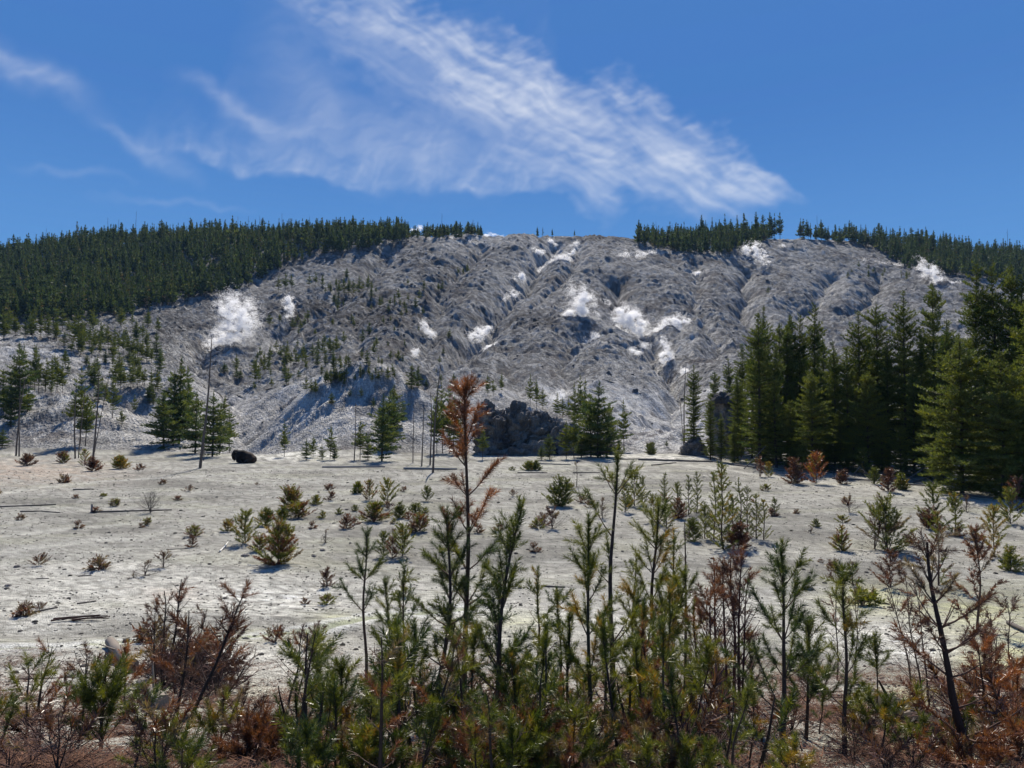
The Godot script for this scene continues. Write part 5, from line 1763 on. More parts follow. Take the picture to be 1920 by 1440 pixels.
func build_foreground():
	rng.seed = 909
	var G := ["green", 4, "olive", 1.6, "gold", 0.25]
	var Y := ["olive", 3, "green", 2, "gold", 0.8]
	var D := ["green", 3, "deep", 2, "olive", 0.6]
	# the named trees of the thicket
	fore_pine("young_pine", 688, 1003, 690, 10.2, "slim dark young pine with a spreading top standing apart at the thicket's left", {"pal": D, "low": 0.5, "gap": 0.42, "w": 0.62, "el": 25.0, "miss": 0.05, "dense": 0.7, "from": 0.2, "r": 0.028, "grade": "hi", "fine": 1.25})
	fore_pine("young_pine", 872, 730, 871, 7.7, "tallest young pine of the thicket, its upper half rust-orange and dead", {"pal": ["green", 3, "olive", 1.5, "deep", 1], "top_pal": ["orange", 1.6, "rust", 2, "wine", 0.8], "top_from": 0.5, "low": 0.22, "gap": 0.36, "w": 0.62, "el": 32.0, "dense": 1.1, "leader": 0.8, "r": 0.036, "fine": 1.3, "miss": 0.18, "bark": Color(0.10, 0.065, 0.045)})
	fore_pine("young_pine", 838, 968, 812, 7.4, "leaning young pine with a rust-red side shoot next to the tallest pine", {"pal": D, "top_pal": ["green", 3, "deep", 1, "rust", 0.7], "low": 0.25, "gap": 0.36, "w": 0.55, "r": 0.03, "fine": 1.15, "bend": Vector3(0.1, 0, 0)})
	fore_pine("young_pine", 978, 955, 948, 6.2, "dense dark green young pine leaning right beside the tallest pine", {"pal": D, "low": 0.22, "gap": 0.25, "w": 0.46, "el": 38.0, "r": 0.028, "fine": 1.1, "dense": 1.15, "bend": Vector3(-0.12, 0, 0)})
	fore_pine("young_pine", 1102, 982, 1106, 6.3, "straight green young pine with a long upright leader and mossy stem", {"pal": G, "low": 0.3, "gap": 0.3, "w": 0.5, "el": 35.0, "r": 0.024, "fine": 1.05, "leader": 0.55, "bark": Color(0.07, 0.07, 0.045)})
	fore_pine("young_pine", 1157, 857, 1146, 7.7, "tall bare-stemmed young pine with a rounded green tuft at the top", {"pal": Y, "top_pal": ["green", 3, "olive", 2], "low": 0.26, "gap": 0.62, "w": 0.85, "el": 36.0, "r": 0.036, "fine": 1.2, "from": 0.55, "miss": 0.25, "leader": 0.5, "dense": 0.7})
	fore_pine("young_pine", 1232, 948, 1228, 8.4, "yellow-green young pine with several upright shoots by the red-stemmed thicket", {"pal": Y, "low": 0.25, "gap": 0.36, "w": 0.72, "el": 38.0, "r": 0.034, "fine": 1.15, "many": 2})
	fore_pine("young_pine", 1460, 1035, 1457, 5.7, "sturdy dark green young pine with upswept branches right of the red stems", {"pal": D, "low": 0.2, "gap": 0.27, "w": 0.55, "el": 32.0, "r": 0.024, "dense": 1.0, "leader": 0.5, "grade": "hi"})
	fore_pine("young_pine", 1510, 1175, 1503, 6.4, "small dark green pine tucked beside the sturdy upswept one", {"pal": D, "low": 0.3, "gap": 0.22, "w": 0.36, "el": 36.0, "r": 0.018})
	fore_pine("young_pine", 1577, 1084, 1575, 5.8, "narrow green young pine with a pointed leader before the yellow crust", {"pal": G, "low": 0.26, "gap": 0.26, "w": 0.4, "el": 36.0, "r": 0.021, "dense": 0.9, "leader": 0.5})
	fore_pine("young_pine", 1632, 1204, 1634, 7.4, "thin sapling with a single green tuft on a bare stem", {"pal": G, "low": 0.62, "gap": 0.2, "w": 0.2, "r": 0.012})
	fore_pine("young_pine", 1655, 1325, 1640, 5.7, "low green pine branch-tip shoots beside the dark hollow log", {"pal": G, "low": 0.2, "gap": 0.2, "w": 0.34, "r": 0.012, "el": 30.0})
	fore_pine("young_pine", 600, 1235, 601, 6.2, "bushy bright green young pine in the near left of the thicket", {"pal": G, "low": 0.1, "gap": 0.19, "w": 0.32, "el": 45.0, "r": 0.016, "dense": 1.1})
	fore_pine("young_pine", 644, 1256, 643, 5.9, "upright green young pine beside the bushy bright one", {"pal": D, "low": 0.15, "gap": 0.2, "w": 0.3, "el": 48.0, "r": 0.016, "dense": 1.0})
	fore_pine("young_pine", 724, 1096, 726, 9.4, "small spiky green pine just behind the slim one standing apart", {"pal": D, "low": 0.4, "gap": 0.28, "w": 0.34, "r": 0.016, "grade": "hi"})
	fore_pine("young_pine", 890, 1198, 889, 5.7, "reddish-stemmed young pine with few needles before the tallest pine", {"pal": ["olive", 2, "rust", 1.5, "gold", 0.6], "low": 0.2, "gap": 0.24, "w": 0.3, "bare": 0.3, "r": 0.014, "bark": Color(0.16, 0.085, 0.06)})
	fore_pine("young_pine", 1282, 978, 1281, 10.4, "bare dark sapling stem behind the yellow-green pine", {"pal": ["dry", 1], "bare": 3.0, "low": 0.3, "gap": 0.4, "w": 0.5, "r": 0.028, "no_leader": true, "miss": 0.4}, "dead sapling")
	fore_pine("young_pine", 62, 1242, 60, 6.0, "pale yellow-green young pine with thin foliage at the bank's left end", {"pal": Y, "low": 0.2, "gap": 0.24, "w": 0.36, "el": 44.0, "bare": 0.15, "r": 0.014, "dense": 0.7})
	fore_pine("young_pine", 207, 1258, 200, 5.9, "dense bright green bushy pine before the broken pale log", {"pal": G, "low": 0.1, "gap": 0.17, "w": 0.4, "el": 46.0, "r": 0.018, "dense": 1.2, "many": 2})
	fore_pine("young_pine", 244, 1222, 246, 7.2, "small rust-orange dead pine beside the broken pale log", {"pal": ["rust", 2, "orange", 1, "gold", 0.7], "low": 0.2, "gap": 0.18, "w": 0.24, "r": 0.014}, "dead pine")
	fore_pine("young_pine", 427, 1310, 420, 5.8, "thin yellowish young pine before the charred dead stems", {"pal": ["olive", 3, "gold", 1.5, "dry", 0.8], "low": 0.15, "gap": 0.2, "w": 0.3, "el": 44.0, "r": 0.012, "dense": 0.8})
	fore_pine("young_pine", 4, 1340, 6, 5.4, "green pine shoots at the very left end of the bank", {"pal": G, "low": 0.1, "gap": 0.18, "w": 0.3, "el": 45.0, "r": 0.014})
	# the dead pine at the right, thick leaning trunk, red-brown needles low down
	fore_pine("dead_pine", 1735, 1017, 1810, 5.5, "leaning dead pine with a thick dark trunk and red-brown needles at the right", {"pal": ["rust", 2, "wine", 2, "orange", 0.6], "top_pal": ["wine", 1, "dry", 1], "top_from": 0.62, "bare": 0.5, "low": 0.12, "gap": 0.2, "w": 0.55, "el": 6.0, "r": 0.036, "dense": 0.9, "no_leader": true, "bark": Color(0.045, 0.034, 0.03), "twig": Color(0.12, 0.075, 0.06), "bend": Vector3(-0.05, 0, 0)}, "dead pine")
	fore_pine("dead_pine", 1824, 1206, 1848, 6.0, "slender rust-needled dead pine right of the leaning dead trunk", {"pal": ["rust", 2, "orange", 1, "wine", 1], "bare": 0.3, "low": 0.1, "gap": 0.2, "w": 0.32, "r": 0.014, "bark": Color(0.06, 0.04, 0.034)}, "dead pine")
	fore_pine("dead_pine", 1838, 1192, 1832, 7.2, "twin rust-brown dead sapling behind the leaning dead trunk", {"pal": ["rust", 2, "wine", 1.5], "bare": 0.45, "low": 0.15, "gap": 0.22, "w": 0.34, "r": 0.016, "bark": Color(0.06, 0.04, 0.034)}, "dead pine")
	fore_pine("dead_pine", 1896, 1255, 1902, 6.6, "rust-orange dead sapling at the right end of the bank", {"pal": ["orange", 1, "rust", 2], "bare": 0.25, "low": 0.1, "gap": 0.18, "w": 0.26, "r": 0.012}, "dead pine")
	fore_pine("dead_pine", 1790, 1395, 1800, 5.3, "low mat of bright rust needles under the leaning dead trunk", {"pal": ["orange", 1, "rust", 2, "dry", 1.5], "bare": 0.1, "low": 0.1, "gap": 0.12, "w": 0.42, "el": 8.0, "r": 0.012, "many": 3}, "dead pine")
	fore_pine("dead_pine", 1905, 1375, 1890, 5.4, "low mat of orange-brown needles at the bank's right end", {"pal": ["orange", 1, "rust", 2, "dry", 2], "bare": 0.1, "low": 0.1, "gap": 0.12, "w": 0.42, "el": 8.0, "r": 0.012, "many": 3}, "dead pine")
	# red bare stems in the middle right
	for s in [[1335, 1050, 1348, 7.4, 0.02], [1352, 1062, 1362, 7.2, 0.018], [1368, 1050, 1376, 7.3, 0.022], [1388, 1048, 1384, 7.0, 0.02], [1330, 1100, 1344, 6.6, 0.016], [1400, 1085, 1390, 6.9, 0.016], [1318, 1120, 1336, 7.7, 0.014]]:
		fore_pine("dead_sapling", s[0], s[1], s[2], s[3], "bare reddish dead stem in the cluster left of the sturdy green pine", {"pal": ["wine", 1, "rust", 1], "bare": 0.9, "low": 0.22, "gap": 0.16, "w": 0.42, "el": 40.0, "r": s[4], "no_leader": true, "twigs": 4, "bark": Color(0.10, 0.05, 0.045), "twig": Color(0.14, 0.075, 0.065)}, "dead sapling", "bare reddish stems")
	# charred dead stems at the left
	for s in [[462, 1114, 352, 6.3, 0.02, "longest charred dead stem, slanting up to the right"], [360, 1146, 332, 6.6, 0.018, "straight charred dead stem crossing the dark brush"], [346, 1086, 322, 10.6, 0.025, "dead stem with a tuft of red needles at its tip"], [312, 1108, 310, 10.8, 0.024, "short upright dead stem in the dark brush"], [463, 1252, 395, 6.4, 0.014, "short charred stem slanting low to the right"], [107, 1212, 78, 7.4, 0.016, "charred stem slanting right at the bank's left end"], [174, 1220, 168, 6.6, 0.014, "lone bare dead sapling before the broken pale log"], [296, 1150, 300, 9.6, 0.014, "thin dead twig stem at the brush's left edge"], [392, 1150, 360, 9.6, 0.016, "dead stem leaning right behind the dark brush"], [570, 1190, 545, 8.0, 0.016, "bare dead sapling with forked twigs left of the bushy pine"], [600, 1180, 560, 8.4, 0.014, "dead forked stem beside the forked sapling"], [470, 1300, 440, 6.0, 0.012, "thin dead stem near the yellowish pine"]]:
		fore_pine("dead_sapling", s[0], s[1], s[2], s[3], s[5], {"pal": ["wine", 2, "rust", 1], "bare": 0.82, "low": 0.25, "gap": 0.17, "w": 0.38, "el": 22.0, "r": s[4], "no_leader": true, "twigs": 4, "bark": Color(0.045, 0.036, 0.034), "twig": Color(0.08, 0.055, 0.05)}, "dead sapling")
	for s in [[1645, 1060, 1700, 9.4], [1690, 1075, 1720, 9.0], [1850, 1150, 1846, 9.0], [1712, 1110, 1730, 8.6], [1880, 1130, 1886, 8.4], [1560, 1060, 1562, 10.6], [1600, 1105, 1596, 10.0], [1860, 1190, 1856, 7.0]]:
		fore_pine("dead_sapling", s[0], s[1], s[2], s[3], "thin bare dead sapling on the yellowish crust at the right", {"pal": ["wine", 2, "rust", 1], "bare": 0.8, "low": 0.1, "gap": 0.16, "w": 0.36, "el": 30.0, "r": 0.013, "no_leader": true, "twigs": 4, "grade": "mid", "bark": Color(0.06, 0.042, 0.038), "twig": Color(0.1, 0.065, 0.055)}, "dead sapling", "bare saplings on the yellow crust")
	# the undergrowth of the thicket: small pines
	var kept := {}
	var small := [["small green pine low in the thicket", G, "small green pines of the thicket"], ["small yellow-green pine low in the thicket", Y, "small yellow-green pines of the thicket"], ["small browned pine low in the thicket", ["rust", 2, "dry", 1, "gold", 0.8], "small browned pines of the thicket"], ["small dark green pine low in the thicket", D, "small dark pines of the thicket"]]
	for k in 36:
		var px := rng.randf_range(540, 1330) if k < 28 else rng.randf_range(1330, 1920) if k < 36 else rng.randf_range(-10, 540)
		var d := rng.randf_range(5.2, 8.2) if k < 36 else rng.randf_range(4.6, 5.8)
		var h := rng.randf_range(0.18, 0.5)
		var g := at_bank(px, d)
		var pickk := rng.randi() % 9
		var s: Array = small[0 if pickk < 3 else 1 if pickk < 6 else 2 if pickk < 7 else 3]
		var key: String = "small" + s[0]
		if kept.has(key) and kept[key].size() >= 4:
			var b: Array = kept[key][rng.randi() % 4]
			copy_of(b[0], "young_pine", g, rng.randf() * TAU, h / b[1], s[0], s[2])
			continue
		var t := thing("young_pine", g, s[0], "young pine", s[2])
		kept[key] = kept.get(key, []) + [[t, h]]
		young_pine(t, {"h": h, "w": h * 0.5, "grade": "hi" if d < 6.4 else "mid", "pal": s[1], "bare": 0.2, "low": 0.1, "gap": 0.17, "el": 34.0, "r": 0.007 + 0.006 * h, "dense": 0.8, "fine": 0.8, "lean": Vector3(rng.randf_range(-0.2, 0.2), 0, rng.randf_range(-0.1, 0.2)), "leader": h * 0.5})
	# slim, tangled saplings rooted on the near side of the bank
	for k in 58:
		var mid := k < 47
		var px := rng.randf_range(560, 1340) if mid else rng.randf_range(1340, 1640) if k < 56 else rng.randf_range(-10, 560)
		var d := rng.randf_range(4.3, 6.6)
		var g := at_bank(px, d)
		var row := rng.randf_range(1170, 1400) if mid else rng.randf_range(1290, 1420)
		var h := clampf(rise(g, row), 0.35, 1.7)
		var kind := rng.randi() % 10
		var pal: Array = G if kind < 3 else D if kind < 6 else Y if kind < 8 else ["rust", 2, "dry", 1, "olive", 1]
		var what := "green" if kind < 3 else "dark green" if kind < 6 else "yellow-green" if kind < 8 else "half-dead brownish"
		var label := "slim " + what + " sapling crowding the near foot of the thicket"
		var kin := "slim " + what + " saplings at the near foot of the thicket"
		if kept.has(label) and kept[label].size() >= 6:
			var b: Array = kept[label][rng.randi() % 6]
			copy_of(b[0], "young_pine", g, rng.randf() * TAU, clampf(h / b[1], 0.6, 1.6), label, kin)
			continue
		var t := thing("young_pine", g, label, "young pine", kin)
		kept[label] = kept.get(label, []) + [[t, h]]
		young_pine(t, {"h": h, "w": rng.randf_range(0.16, 0.34), "grade": "hi" if d < 5.6 else "mid", "pal": pal, "bare": rng.randf_range(0.15, 0.5), "low": rng.randf_range(0.15, 0.4), "gap": rng.randf_range(0.17, 0.3), "el": rng.randf_range(15, 45), "r": 0.009 + 0.007 * h, "dense": rng.randf_range(0.6, 1.2), "miss": 0.25, "lean": Vector3(rng.randf_range(-0.3, 0.3), 0, rng.randf_range(-0.2, 0.2)) * h, "leader": rng.randf_range(0.15, 0.45), "fine": rng.randf_range(0.75, 1.1), "twigs": 4, "bark": Color(0.06, 0.046, 0.038)})
	# taller slim saplings filling the middle of the thicket
	for s in [[760, 1065, 772, 8.6, 0], [1010, 1080, 1006, 8.2, 1], [1045, 1120, 1052, 7.6, 0], [1190, 1035, 1186, 8.9, 1], [1262, 1010, 1258, 9.4, 1], [935, 1120, 928, 7.0, 0], [1065, 1160, 1060, 6.4, 0], [1250, 1120, 1246, 6.8, 1], [1300, 1140, 1304, 7.4, 1], [780, 1180, 786, 6.6, 0], [1205, 1150, 1200, 6.6, 1], [1130, 1170, 1134, 7.0, 0], [1020, 1215, 1024, 6.0, 0], [560, 1300, 562, 5.6, 0], [745, 1270, 742, 5.6, 1], [850, 1290, 846, 5.4, 0], [1180, 1260, 1178, 5.4, 1], [1290, 1270, 1292, 5.6, 1], [1400, 1200, 1404, 7.8, 0], [960, 1250, 966, 5.6, 1]]:
		fore_pine("young_pine", s[0], s[1], s[2], s[3], "slim green sapling in the crowded middle of the thicket" if s[4] == 0 else "slim yellow-green sapling in the crowded middle of the thicket", {"pal": D if s[4] == 0 else Y, "low": 0.25, "gap": 0.28, "w": 0.36, "el": 38.0, "r": 0.02, "bare": 0.1, "dense": 0.8, "grade": "hi" if s[3] < 6.5 else "mid", "miss": 0.2, "bark": Color(0.07, 0.052, 0.042)}, "young pine", "slim green saplings in the thicket" if s[4] == 0 else "slim yellow-green saplings in the thicket")
	for k in 26:
		var px := rng.randf_range(520, 1500) if k < 24 else rng.randf_range(-20, 480)
		var g := at_bank(px, rng.randf_range(4.35, 5.0))
		var h := rng.randf_range(0.2, 0.42)
		var kind := k % 3
		var t := thing("young_pine", g, ["dark green pine seedling at the near edge of the bank", "olive pine seedling at the near edge of the bank", "browned pine seedling at the near edge of the bank"][kind], "young pine", ["dark green seedlings at the near edge", "olive seedlings at the near edge", "browned seedlings at the near edge"][kind])
		young_pine(t, {"h": h, "w": h * 0.8, "grade": "hi", "pal": [D, Y, ["rust", 1, "dry", 1, "wine", 1]][kind], "bare": 0.2, "low": 0.0, "gap": 0.12, "el": 22.0, "r": 0.008, "dense": 0.7, "fine": 0.85, "many": 2, "leader": h * 0.4})
	# dead brush: fine dark reddish twigs with clinging needles
	var brush := []
	for k in 84:
		var zone := rng.randi() % 10
		var px := rng.randf_range(300, 430) if zone < 3 else rng.randf_range(-20, 560) if zone < 5 else rng.randf_range(620, 1340) if zone < 8 else rng.randf_range(1340, 1930)
		var d := rng.randf_range(9.2, 11.6) if zone < 3 else rng.randf_range(4.6, 6.6) if zone < 5 else rng.randf_range(4.6, 9.5)
		var g := at_bank(px, d)
		var h := rng.randf_range(0.15, 0.42) if zone > 2 else rng.randf_range(0.3, 0.62)
		var where := "around the charred stems" if zone < 3 else "among the litter at the left of the bank" if zone < 5 else "between the crowded green saplings" if zone < 8 else "around the leaning dead pine"
		var label := "low dead brush of dark reddish twigs " + where
		if brush.size() >= 16:
			var b: Array = brush[rng.randi() % 16]
			copy_of(b[0], "dead_brush", g, rng.randf() * TAU, h / b[1], label, "dead brush " + where)
			continue
		var t := thing("dead_brush", g, label, "dead brush", "dead brush " + where)
		brush.append([t, h])
		young_pine(t, {"h": h, "w": h * 1.0, "grade": "mid", "pal": ["wine", 3, "rust", 1.0, "dry", 0.8], "bare": 0.9, "low": 0.02, "gap": 0.11, "el": 12.0, "r": 0.009, "many": 4, "twigs": 5, "no_leader": true, "dense": 0.7, "bark": Color(0.06, 0.045, 0.04), "twig": Color(0.1, 0.062, 0.052)})
	for s in [[490, 1440, 1365, 5.4], [470, 1440, 1385, 5.2], [515, 1440, 1395, 5.3]]:
		fore_pine("dead_brush", s[0], s[2], s[0], s[3], "small bright red dead pine low on the bank left of the bushy pine", {"pal": [ "rust", 1, "wine", 1.5], "low": 0.05, "gap": 0.1, "w": 0.26, "r": 0.009, "many": 2}, "dead pine", "small bright red dead pines")
	# logs on the bank
	rng.seed = 919
	var l1 := log_between("broken_log", ground(205, 1212) + Vector3(0, 0.1, 0), ground(248, 1262) + Vector3(0, 0.12, 0), 0.085, 0.095, Color(0.22, 0.19, 0.16), "upper half of a broken pale weathered log, needles caught around it", "log", "", 3)
	log_between("broken_log", ground(266, 1292) + Vector3(0, 0.09, 0), ground(306, 1330) + Vector3(0, 0.08, 0), 0.075, 0.085, Color(0.22, 0.19, 0.16), "lower half of a broken pale weathered log, nearer the bank", "log", "", 3)
	log_between("hollow_log", ground(1655, 1338) + Vector3(0, 0.1, 0), ground(1790, 1398) + Vector3(0, 0.12, 0), 0.11, 0.12, Color(0.05, 0.04, 0.036), "dark rotten log lying across the yellow crust behind the leaning dead pine", "log", "", 5)
	log_between("grey_log", ground(78, 1378) + Vector3(0, 0.04, 0), ground(95, 1425) + Vector3(0, 0.05, 0), 0.055, 0.06, Color(0.25, 0.22, 0.19), "short pale log end behind the thin yellow-green pine", "log")
	for k in 46:
		var px := rng.randf_range(-20, 1940)
		var d := rng.randf_range(5.6, 11.0)
		var g := at_bank(px, d)
		var az := rng.randf() * TAU
		var l := rng.randf_range(0.3, 1.1)
		var e := Vector3(g.x + cos(az) * l, 0, g.z + sin(az) * l * 0.6)
		e.y = height(e.x, e.z)
		var r := rng.randf_range(0.006, 0.016)
		log_between("fallen_branch", g + Vector3(0, r + 0.01, 0), e + Vector3(0, r + 0.03, 0), r, r * 0.5, Color(0.34, 0.29, 0.25) if k % 3 == 0 else Color(0.13, 0.1, 0.085), "pale bare branch lying in the litter of the bank" if k % 3 == 0 else "dark bare branch lying in the litter of the bank", "branch", "pale branches in the litter" if k % 3 == 0 else "dark branches in the litter", 3)
	# the slab of bark on the flat
	var b0 := ground(150, 1164)
	var slab := thing("bark_slab", b0, "long shredded slab of dark brown bark lying on the pale crust", "bark")
	for k in 7:
		var w := Wood.new()
		var l := rng.randf_range(0.5, 1.0)
		var off := Vector3(rng.randf_range(-0.35, 0.3), 0.02 + 0.02 * k * 0.4, rng.randf_range(-0.12, 0.12))
		w.tube(PackedVector3Array([off + Vector3(-l * 0.5, 0, 0.03), off + Vector3(-l * 0.1, 0.03, 0), off + Vector3(l * 0.5, 0.02, -0.05 - 0.03 * k)]), 0.025, 0.012, 5, Color(0.075, 0.045, 0.036), true, 0.3)
		part("bark_strip", mesh_of(w.v, w.n, w.c), M.bark, slab)


func build_litter():
	rng.seed = 1010
	# fallen needles and twig crumbs, in tiles that are scattered in patches
	var root := Node3D.new()
	root.name = "needle_litter"
	add_child(root)
	tag(root, "brown fallen needles and twigs covering the bank under the thicket", "litter", "", "stuff")
	for kind in 3:
		var v := PackedVector3Array()
		for i in 150:
			var p := Vector3(rng.randfn() * 0.12, rng.randf_range(0.002, 0.016), rng.randfn() * 0.12)
			var az := rng.randf() * TAU
			var l := rng.randf_range(0.03, 0.07) if i % 9 else rng.randf_range(0.08, 0.2)
			var dir := Vector3(cos(az), rng.randf_range(-0.1, 0.12), sin(az))
			var side := Vector3(-sin(az), 0, cos(az)) * (0.0022 if i % 9 else 0.004)
			v.append_array([p - side, p + side, p + dir * l])
		var c := tint(v, [Color(0.10, 0.055, 0.04), Color(0.07, 0.04, 0.033), Color(0.14, 0.08, 0.055), Color(0.05, 0.032, 0.028)], 3)
		var list := []
		for i in 1500:
			var d := 4.6 + 9.0 * pow(rng.randf(), 1.3)
			var x := rng.randf_range(-0.8, 0.8) * d
			var n := n_lo.get_noise_2d(x * 0.55 + 50.0, -d * 1.5) * 0.6 + n_lo.get_noise_2d(x * 2.6, -d * 4.2 + 70.0) * 0.6
			if n + rng.randf_range(-0.2, 0.2) < 0.06 + 0.05 * maxf(0.0, d - 9.0):
				continue
			list.append(Transform3D(Basis(Vector3.UP, rng.randf() * TAU).scaled_local(Vector3.ONE * rng.randf_range(0.8, 1.5)), Vector3(x, height(x, -d) + 0.005, -d)))
		scatter("needles", mesh_of(v, null, c), M.litter, list, root)


# ---------------------------------------------------------------- steam
# Each plume: [px, row of its vent], then the points it drifts through as [px, row, radius in px, density], and a label
const PLUMES := [
	[[[386, 655, 6, 1.2], [400, 645, 14, 1.3], [425, 630, 22, 1.3], [440, 612, 28, 1.2], [452, 600, 30, 1.0], [440, 580, 26, 0.6], [415, 575, 16, 0.5], [432, 558, 20, 0.3], [470, 608, 16, 0.7], [458, 560, 10, 0.3]], 70, "largest billowing white steam plume rising beside the dense hillside wood"],
	[[[540, 600, 5, 1.2], [540, 585, 8, 0.8], [537, 570, 10, 0.6], [540, 558, 8, 0.4]], 22, "small upright steam puff right of the largest plume"],
	[[[812, 636, 4, 1.2], [806, 625, 8, 1.0], [798, 612, 8, 0.5], [792, 600, 6, 0.3]], 20, "small slanting steam plume on the dark lava band"],
	[[[880, 638, 6, 0.8], [892, 630, 10, 1.0], [905, 622, 10, 1.0], [918, 617, 7, 0.8]], 24, "rounded low steam cloud in the middle of the slope"],
	[[[844, 446, 3, 0.5], [862, 455, 6, 0.9], [880, 465, 8, 1.1], [900, 470, 9, 1.0], [920, 470, 9, 0.7], [938, 472, 6, 0.5]], 34, "long diagonal steam streak just below the crest"],
	[[[894, 438, 4, 0.5], [915, 441, 6, 0.9], [940, 450, 8, 1.0], [962, 458, 8, 0.9], [982, 468, 6, 0.6]], 34, "upper diagonal steam streak touching the crest"],
	[[[1000, 468, 6, 0.5], [1020, 478, 6, 0.5]], 10, "faint steam wisp at the end of the upper streaks"],
	[[[1030, 452, 5, 0.5], [1038, 465, 8, 0.7], [1050, 468, 8, 0.5]], 14, "steam wisp in the gully head under the crest"],
	[[[1068, 476, 4, 0.8], [1076, 468, 5, 0.6], [1082, 458, 6, 0.4]], 12, "narrow slanting steam wisp right of the gully head"],
	[[[1008, 512, 6, 0.4], [1030, 500, 9, 0.7], [1048, 490, 10, 0.8], [1066, 488, 8, 0.7]], 24, "spread of steam over the upper central gully"],
	[[[966, 526, 6, 0.9], [976, 522, 7, 1.1], [982, 516, 5, 0.7]], 14, "small bright steam patch on the central spur"],
	[[[946, 562, 5, 0.4], [960, 552, 7, 0.4], [972, 548, 5, 0.3]], 10, "faint steam wisp below the small bright patch"],
	[[[1058, 592, 6, 0.7], [1075, 588, 14, 0.9], [1095, 580, 16, 0.8], [1085, 560, 18, 0.5], [1105, 560, 14, 0.5], [1072, 540, 16, 0.25], [1120, 590, 10, 0.8]], 50, "broad drifting steam cloud left of the brightest plume"],
	[[[1142, 571, 6, 0.4], [1125, 566, 6, 0.4], [1110, 568, 6, 0.4]], 10, "thin steam shelf drifting off the broad cloud"],
	[[[1205, 628, 6, 0.9], [1195, 610, 16, 1.2], [1180, 598, 20, 1.4], [1165, 598, 14, 1.1], [1172, 578, 10, 0.7], [1212, 630, 10, 0.9], [1225, 622, 10, 0.6]], 54, "brightest billowing steam plume in the right central ravine"],
	[[[1232, 622, 8, 0.7], [1250, 610, 13, 0.8], [1270, 606, 13, 0.8], [1290, 604, 9, 0.6]], 30, "steam bank trailing right from the brightest plume"],
	[[[1100, 640, 8, 0.3], [1120, 634, 10, 0.4], [1142, 640, 9, 0.5], [1162, 652, 7, 0.6]], 24, "faint streak of steam below the broad cloud"],
	[[[1180, 660, 5, 0.6], [1192, 660, 8, 0.7], [1212, 648, 8, 0.6]], 18, "low steam patch at the bottom of the ravine"],
	[[[1250, 678, 9, 1.0], [1248, 662, 10, 0.9], [1250, 646, 8, 0.7], [1244, 636, 7, 0.4]], 26, "upright steam puff at the foot of the right ravine"],
	[[[908, 656, 6, 0.4], [922, 650, 7, 0.5], [932, 648, 5, 0.4]], 12, "faint steam scrap under the rounded low cloud"],
	[[[1160, 480, 5, 0.3], [1185, 474, 7, 0.6], [1205, 478, 6, 0.8], [1235, 473, 4, 0.6]], 22, "flat steam streak below the right crest wood"],
	[[[770, 434, 5, 0.6], [780, 430, 7, 0.8], [788, 424, 5, 0.4]], 14, "steam puff at the edge of the wood on the crest"],
	[[[1336, 468, 4, 0.5], [1344, 463, 6, 0.6]], 8, "small steam puff in the right crest wood"],
	[[[1445, 494, 5, 1.0], [1432, 482, 10, 0.9], [1418, 470, 12, 0.6], [1400, 468, 9, 0.5], [1428, 458, 7, 0.4]], 30, "curling steam plume under the bare knob on the right crest"],
	[[[1468, 462, 4, 0.6], [1472, 466, 4, 0.5]], 8, "tiny steam wisp beside the bare knob"],
	[[[1625, 488, 6, 0.4], [1650, 498, 7, 0.4], [1690, 503, 8, 0.5], [1705, 505, 6, 0.4]], 18, "thin steam haze at the lower edge of the right wood"],
	[[[1765, 528, 7, 0.9], [1755, 516, 12, 0.8], [1740, 505, 14, 0.6], [1725, 492, 10, 0.4], [1790, 535, 8, 0.5], [1815, 535, 6, 0.3]], 34, "steam plume against the right hilltop wood"],
	[[[772, 668, 5, 0.6], [777, 660, 7, 0.6], [782, 654, 5, 0.4]], 10, "small steam puff above the pale knolls"],
	[[[1050, 750, 8, 0.25], [1058, 735, 12, 0.3], [1040, 755, 12, 0.25]], 10, "thin steam behind the pines right of the rock outcrop"],
	[[[1300, 515, 4, 0.4], [1330, 514, 4, 0.4]], 8, "thin bright steam line on the right shoulder of the slope"],
	[[[1288, 698, 6, 0.5], [1280, 696, 7, 0.4]], 6, "faint steam puff above the pole at the grove's end"]]


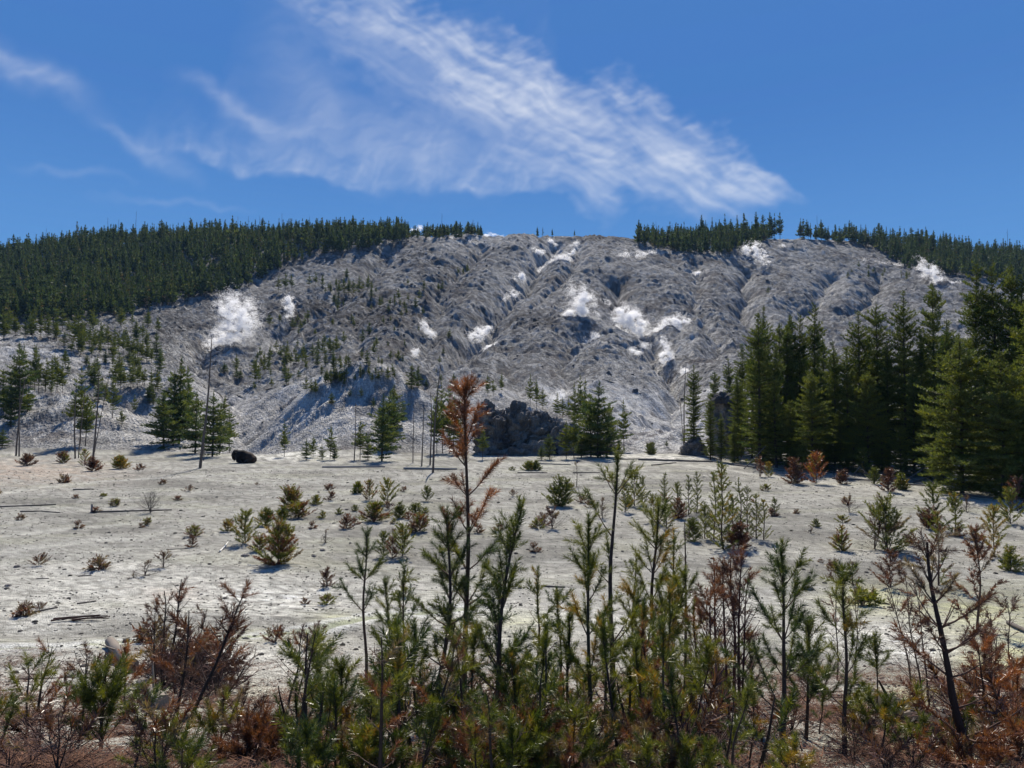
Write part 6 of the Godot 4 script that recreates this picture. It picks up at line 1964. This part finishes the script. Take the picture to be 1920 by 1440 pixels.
func build_steam():
	rng.seed = 1111
	# steam as a mist of tiny white flecks, far smaller than a plume, that scatter and pass the light
	var billow := noise(41, 1.0, 4, false, 0.6)
	var sun_way := Vector3(0, 0.73, -0.68)
	for p in PLUMES:
		var pts: Array = p[0]
		var foot := ground(pts[0][0], pts[0][1])
		var d := -foot.z
		var m := d / F
		var root := thing("steam_plume", foot, p[2], "steam", "steam plumes on the slope")
		var v := PackedVector3Array()
		var weight := 0.0
		for q in pts:
			weight += q[2] * q[2] * q[3]
		var most := int(clampf(weight * 22.0, 1200, 45000))
		var size := 0.115 * d / 300.0
		var tries := 0
		var mean := 0.0
		for q in pts:
			mean = maxf(mean, q[2])
		while v.size() < most * 3 and tries < most * 22:
			tries += 1
			var s := rng.randf() * (pts.size() - 1)
			var i := int(s)
			var f := s - i
			var r: float = lerpf(pts[i][2], pts[i + 1][2], f)
			var dens: float = lerpf(pts[i][3], pts[i + 1][3], f)
			if rng.randf() > dens / 1.4 * clampf(r * r / (mean * mean) + 0.12, 0, 1):
				continue
			var off := Vector2(rng.randfn(), rng.randfn()) * r * 0.72
			var px: float = lerpf(pts[i][0], pts[i + 1][0], f) + off.x
			var py: float = lerpf(pts[i][1], pts[i + 1][1], f) + off.y
			var near := rng.randfn() * r * m * 0.5 + 0.7 * r * m
			var n := billow.get_noise_3d(px / 24.0 + py / 60.0, py / 15.0 - px / 50.0, near / m / 20.0)
			if n < rng.randf_range(-0.06, 0.4) + 0.1 * off.length_squared() / (r * r) - 0.12:
				continue
			var dd := d - near
			var at := Vector3((px - CX) / F * dd, EYE + tan(atan((720.0 - py) / F) + PITCH) * dd, -dd)
			if at.y < foot.y + 4.0 and at.y < height(at.x, at.z):
				continue
			at -= foot
			var nn := (sun_way + Vector3(rng.randfn(), rng.randfn(), rng.randfn()) * 0.45).normalized()
			var a := nn.cross(Vector3(rng.randf() - 0.5, rng.randf() - 0.5, rng.randf() - 0.5)).normalized() * size * rng.randf_range(0.6, 1.2)
			var b := nn.cross(a)
			v.append(at + a)
			v.append(at - a * 0.5 + b * 0.87)
			v.append(at - a * 0.5 - b * 0.87)
		if v.size() == 0:
			continue
		var c := PackedColorArray()
		c.resize(v.size())
		c.fill(Color(0.97, 0.97, 0.97))
		part("vapour", mesh_of(v, null, c), M.steam, root).set_meta("kind", "stuff")
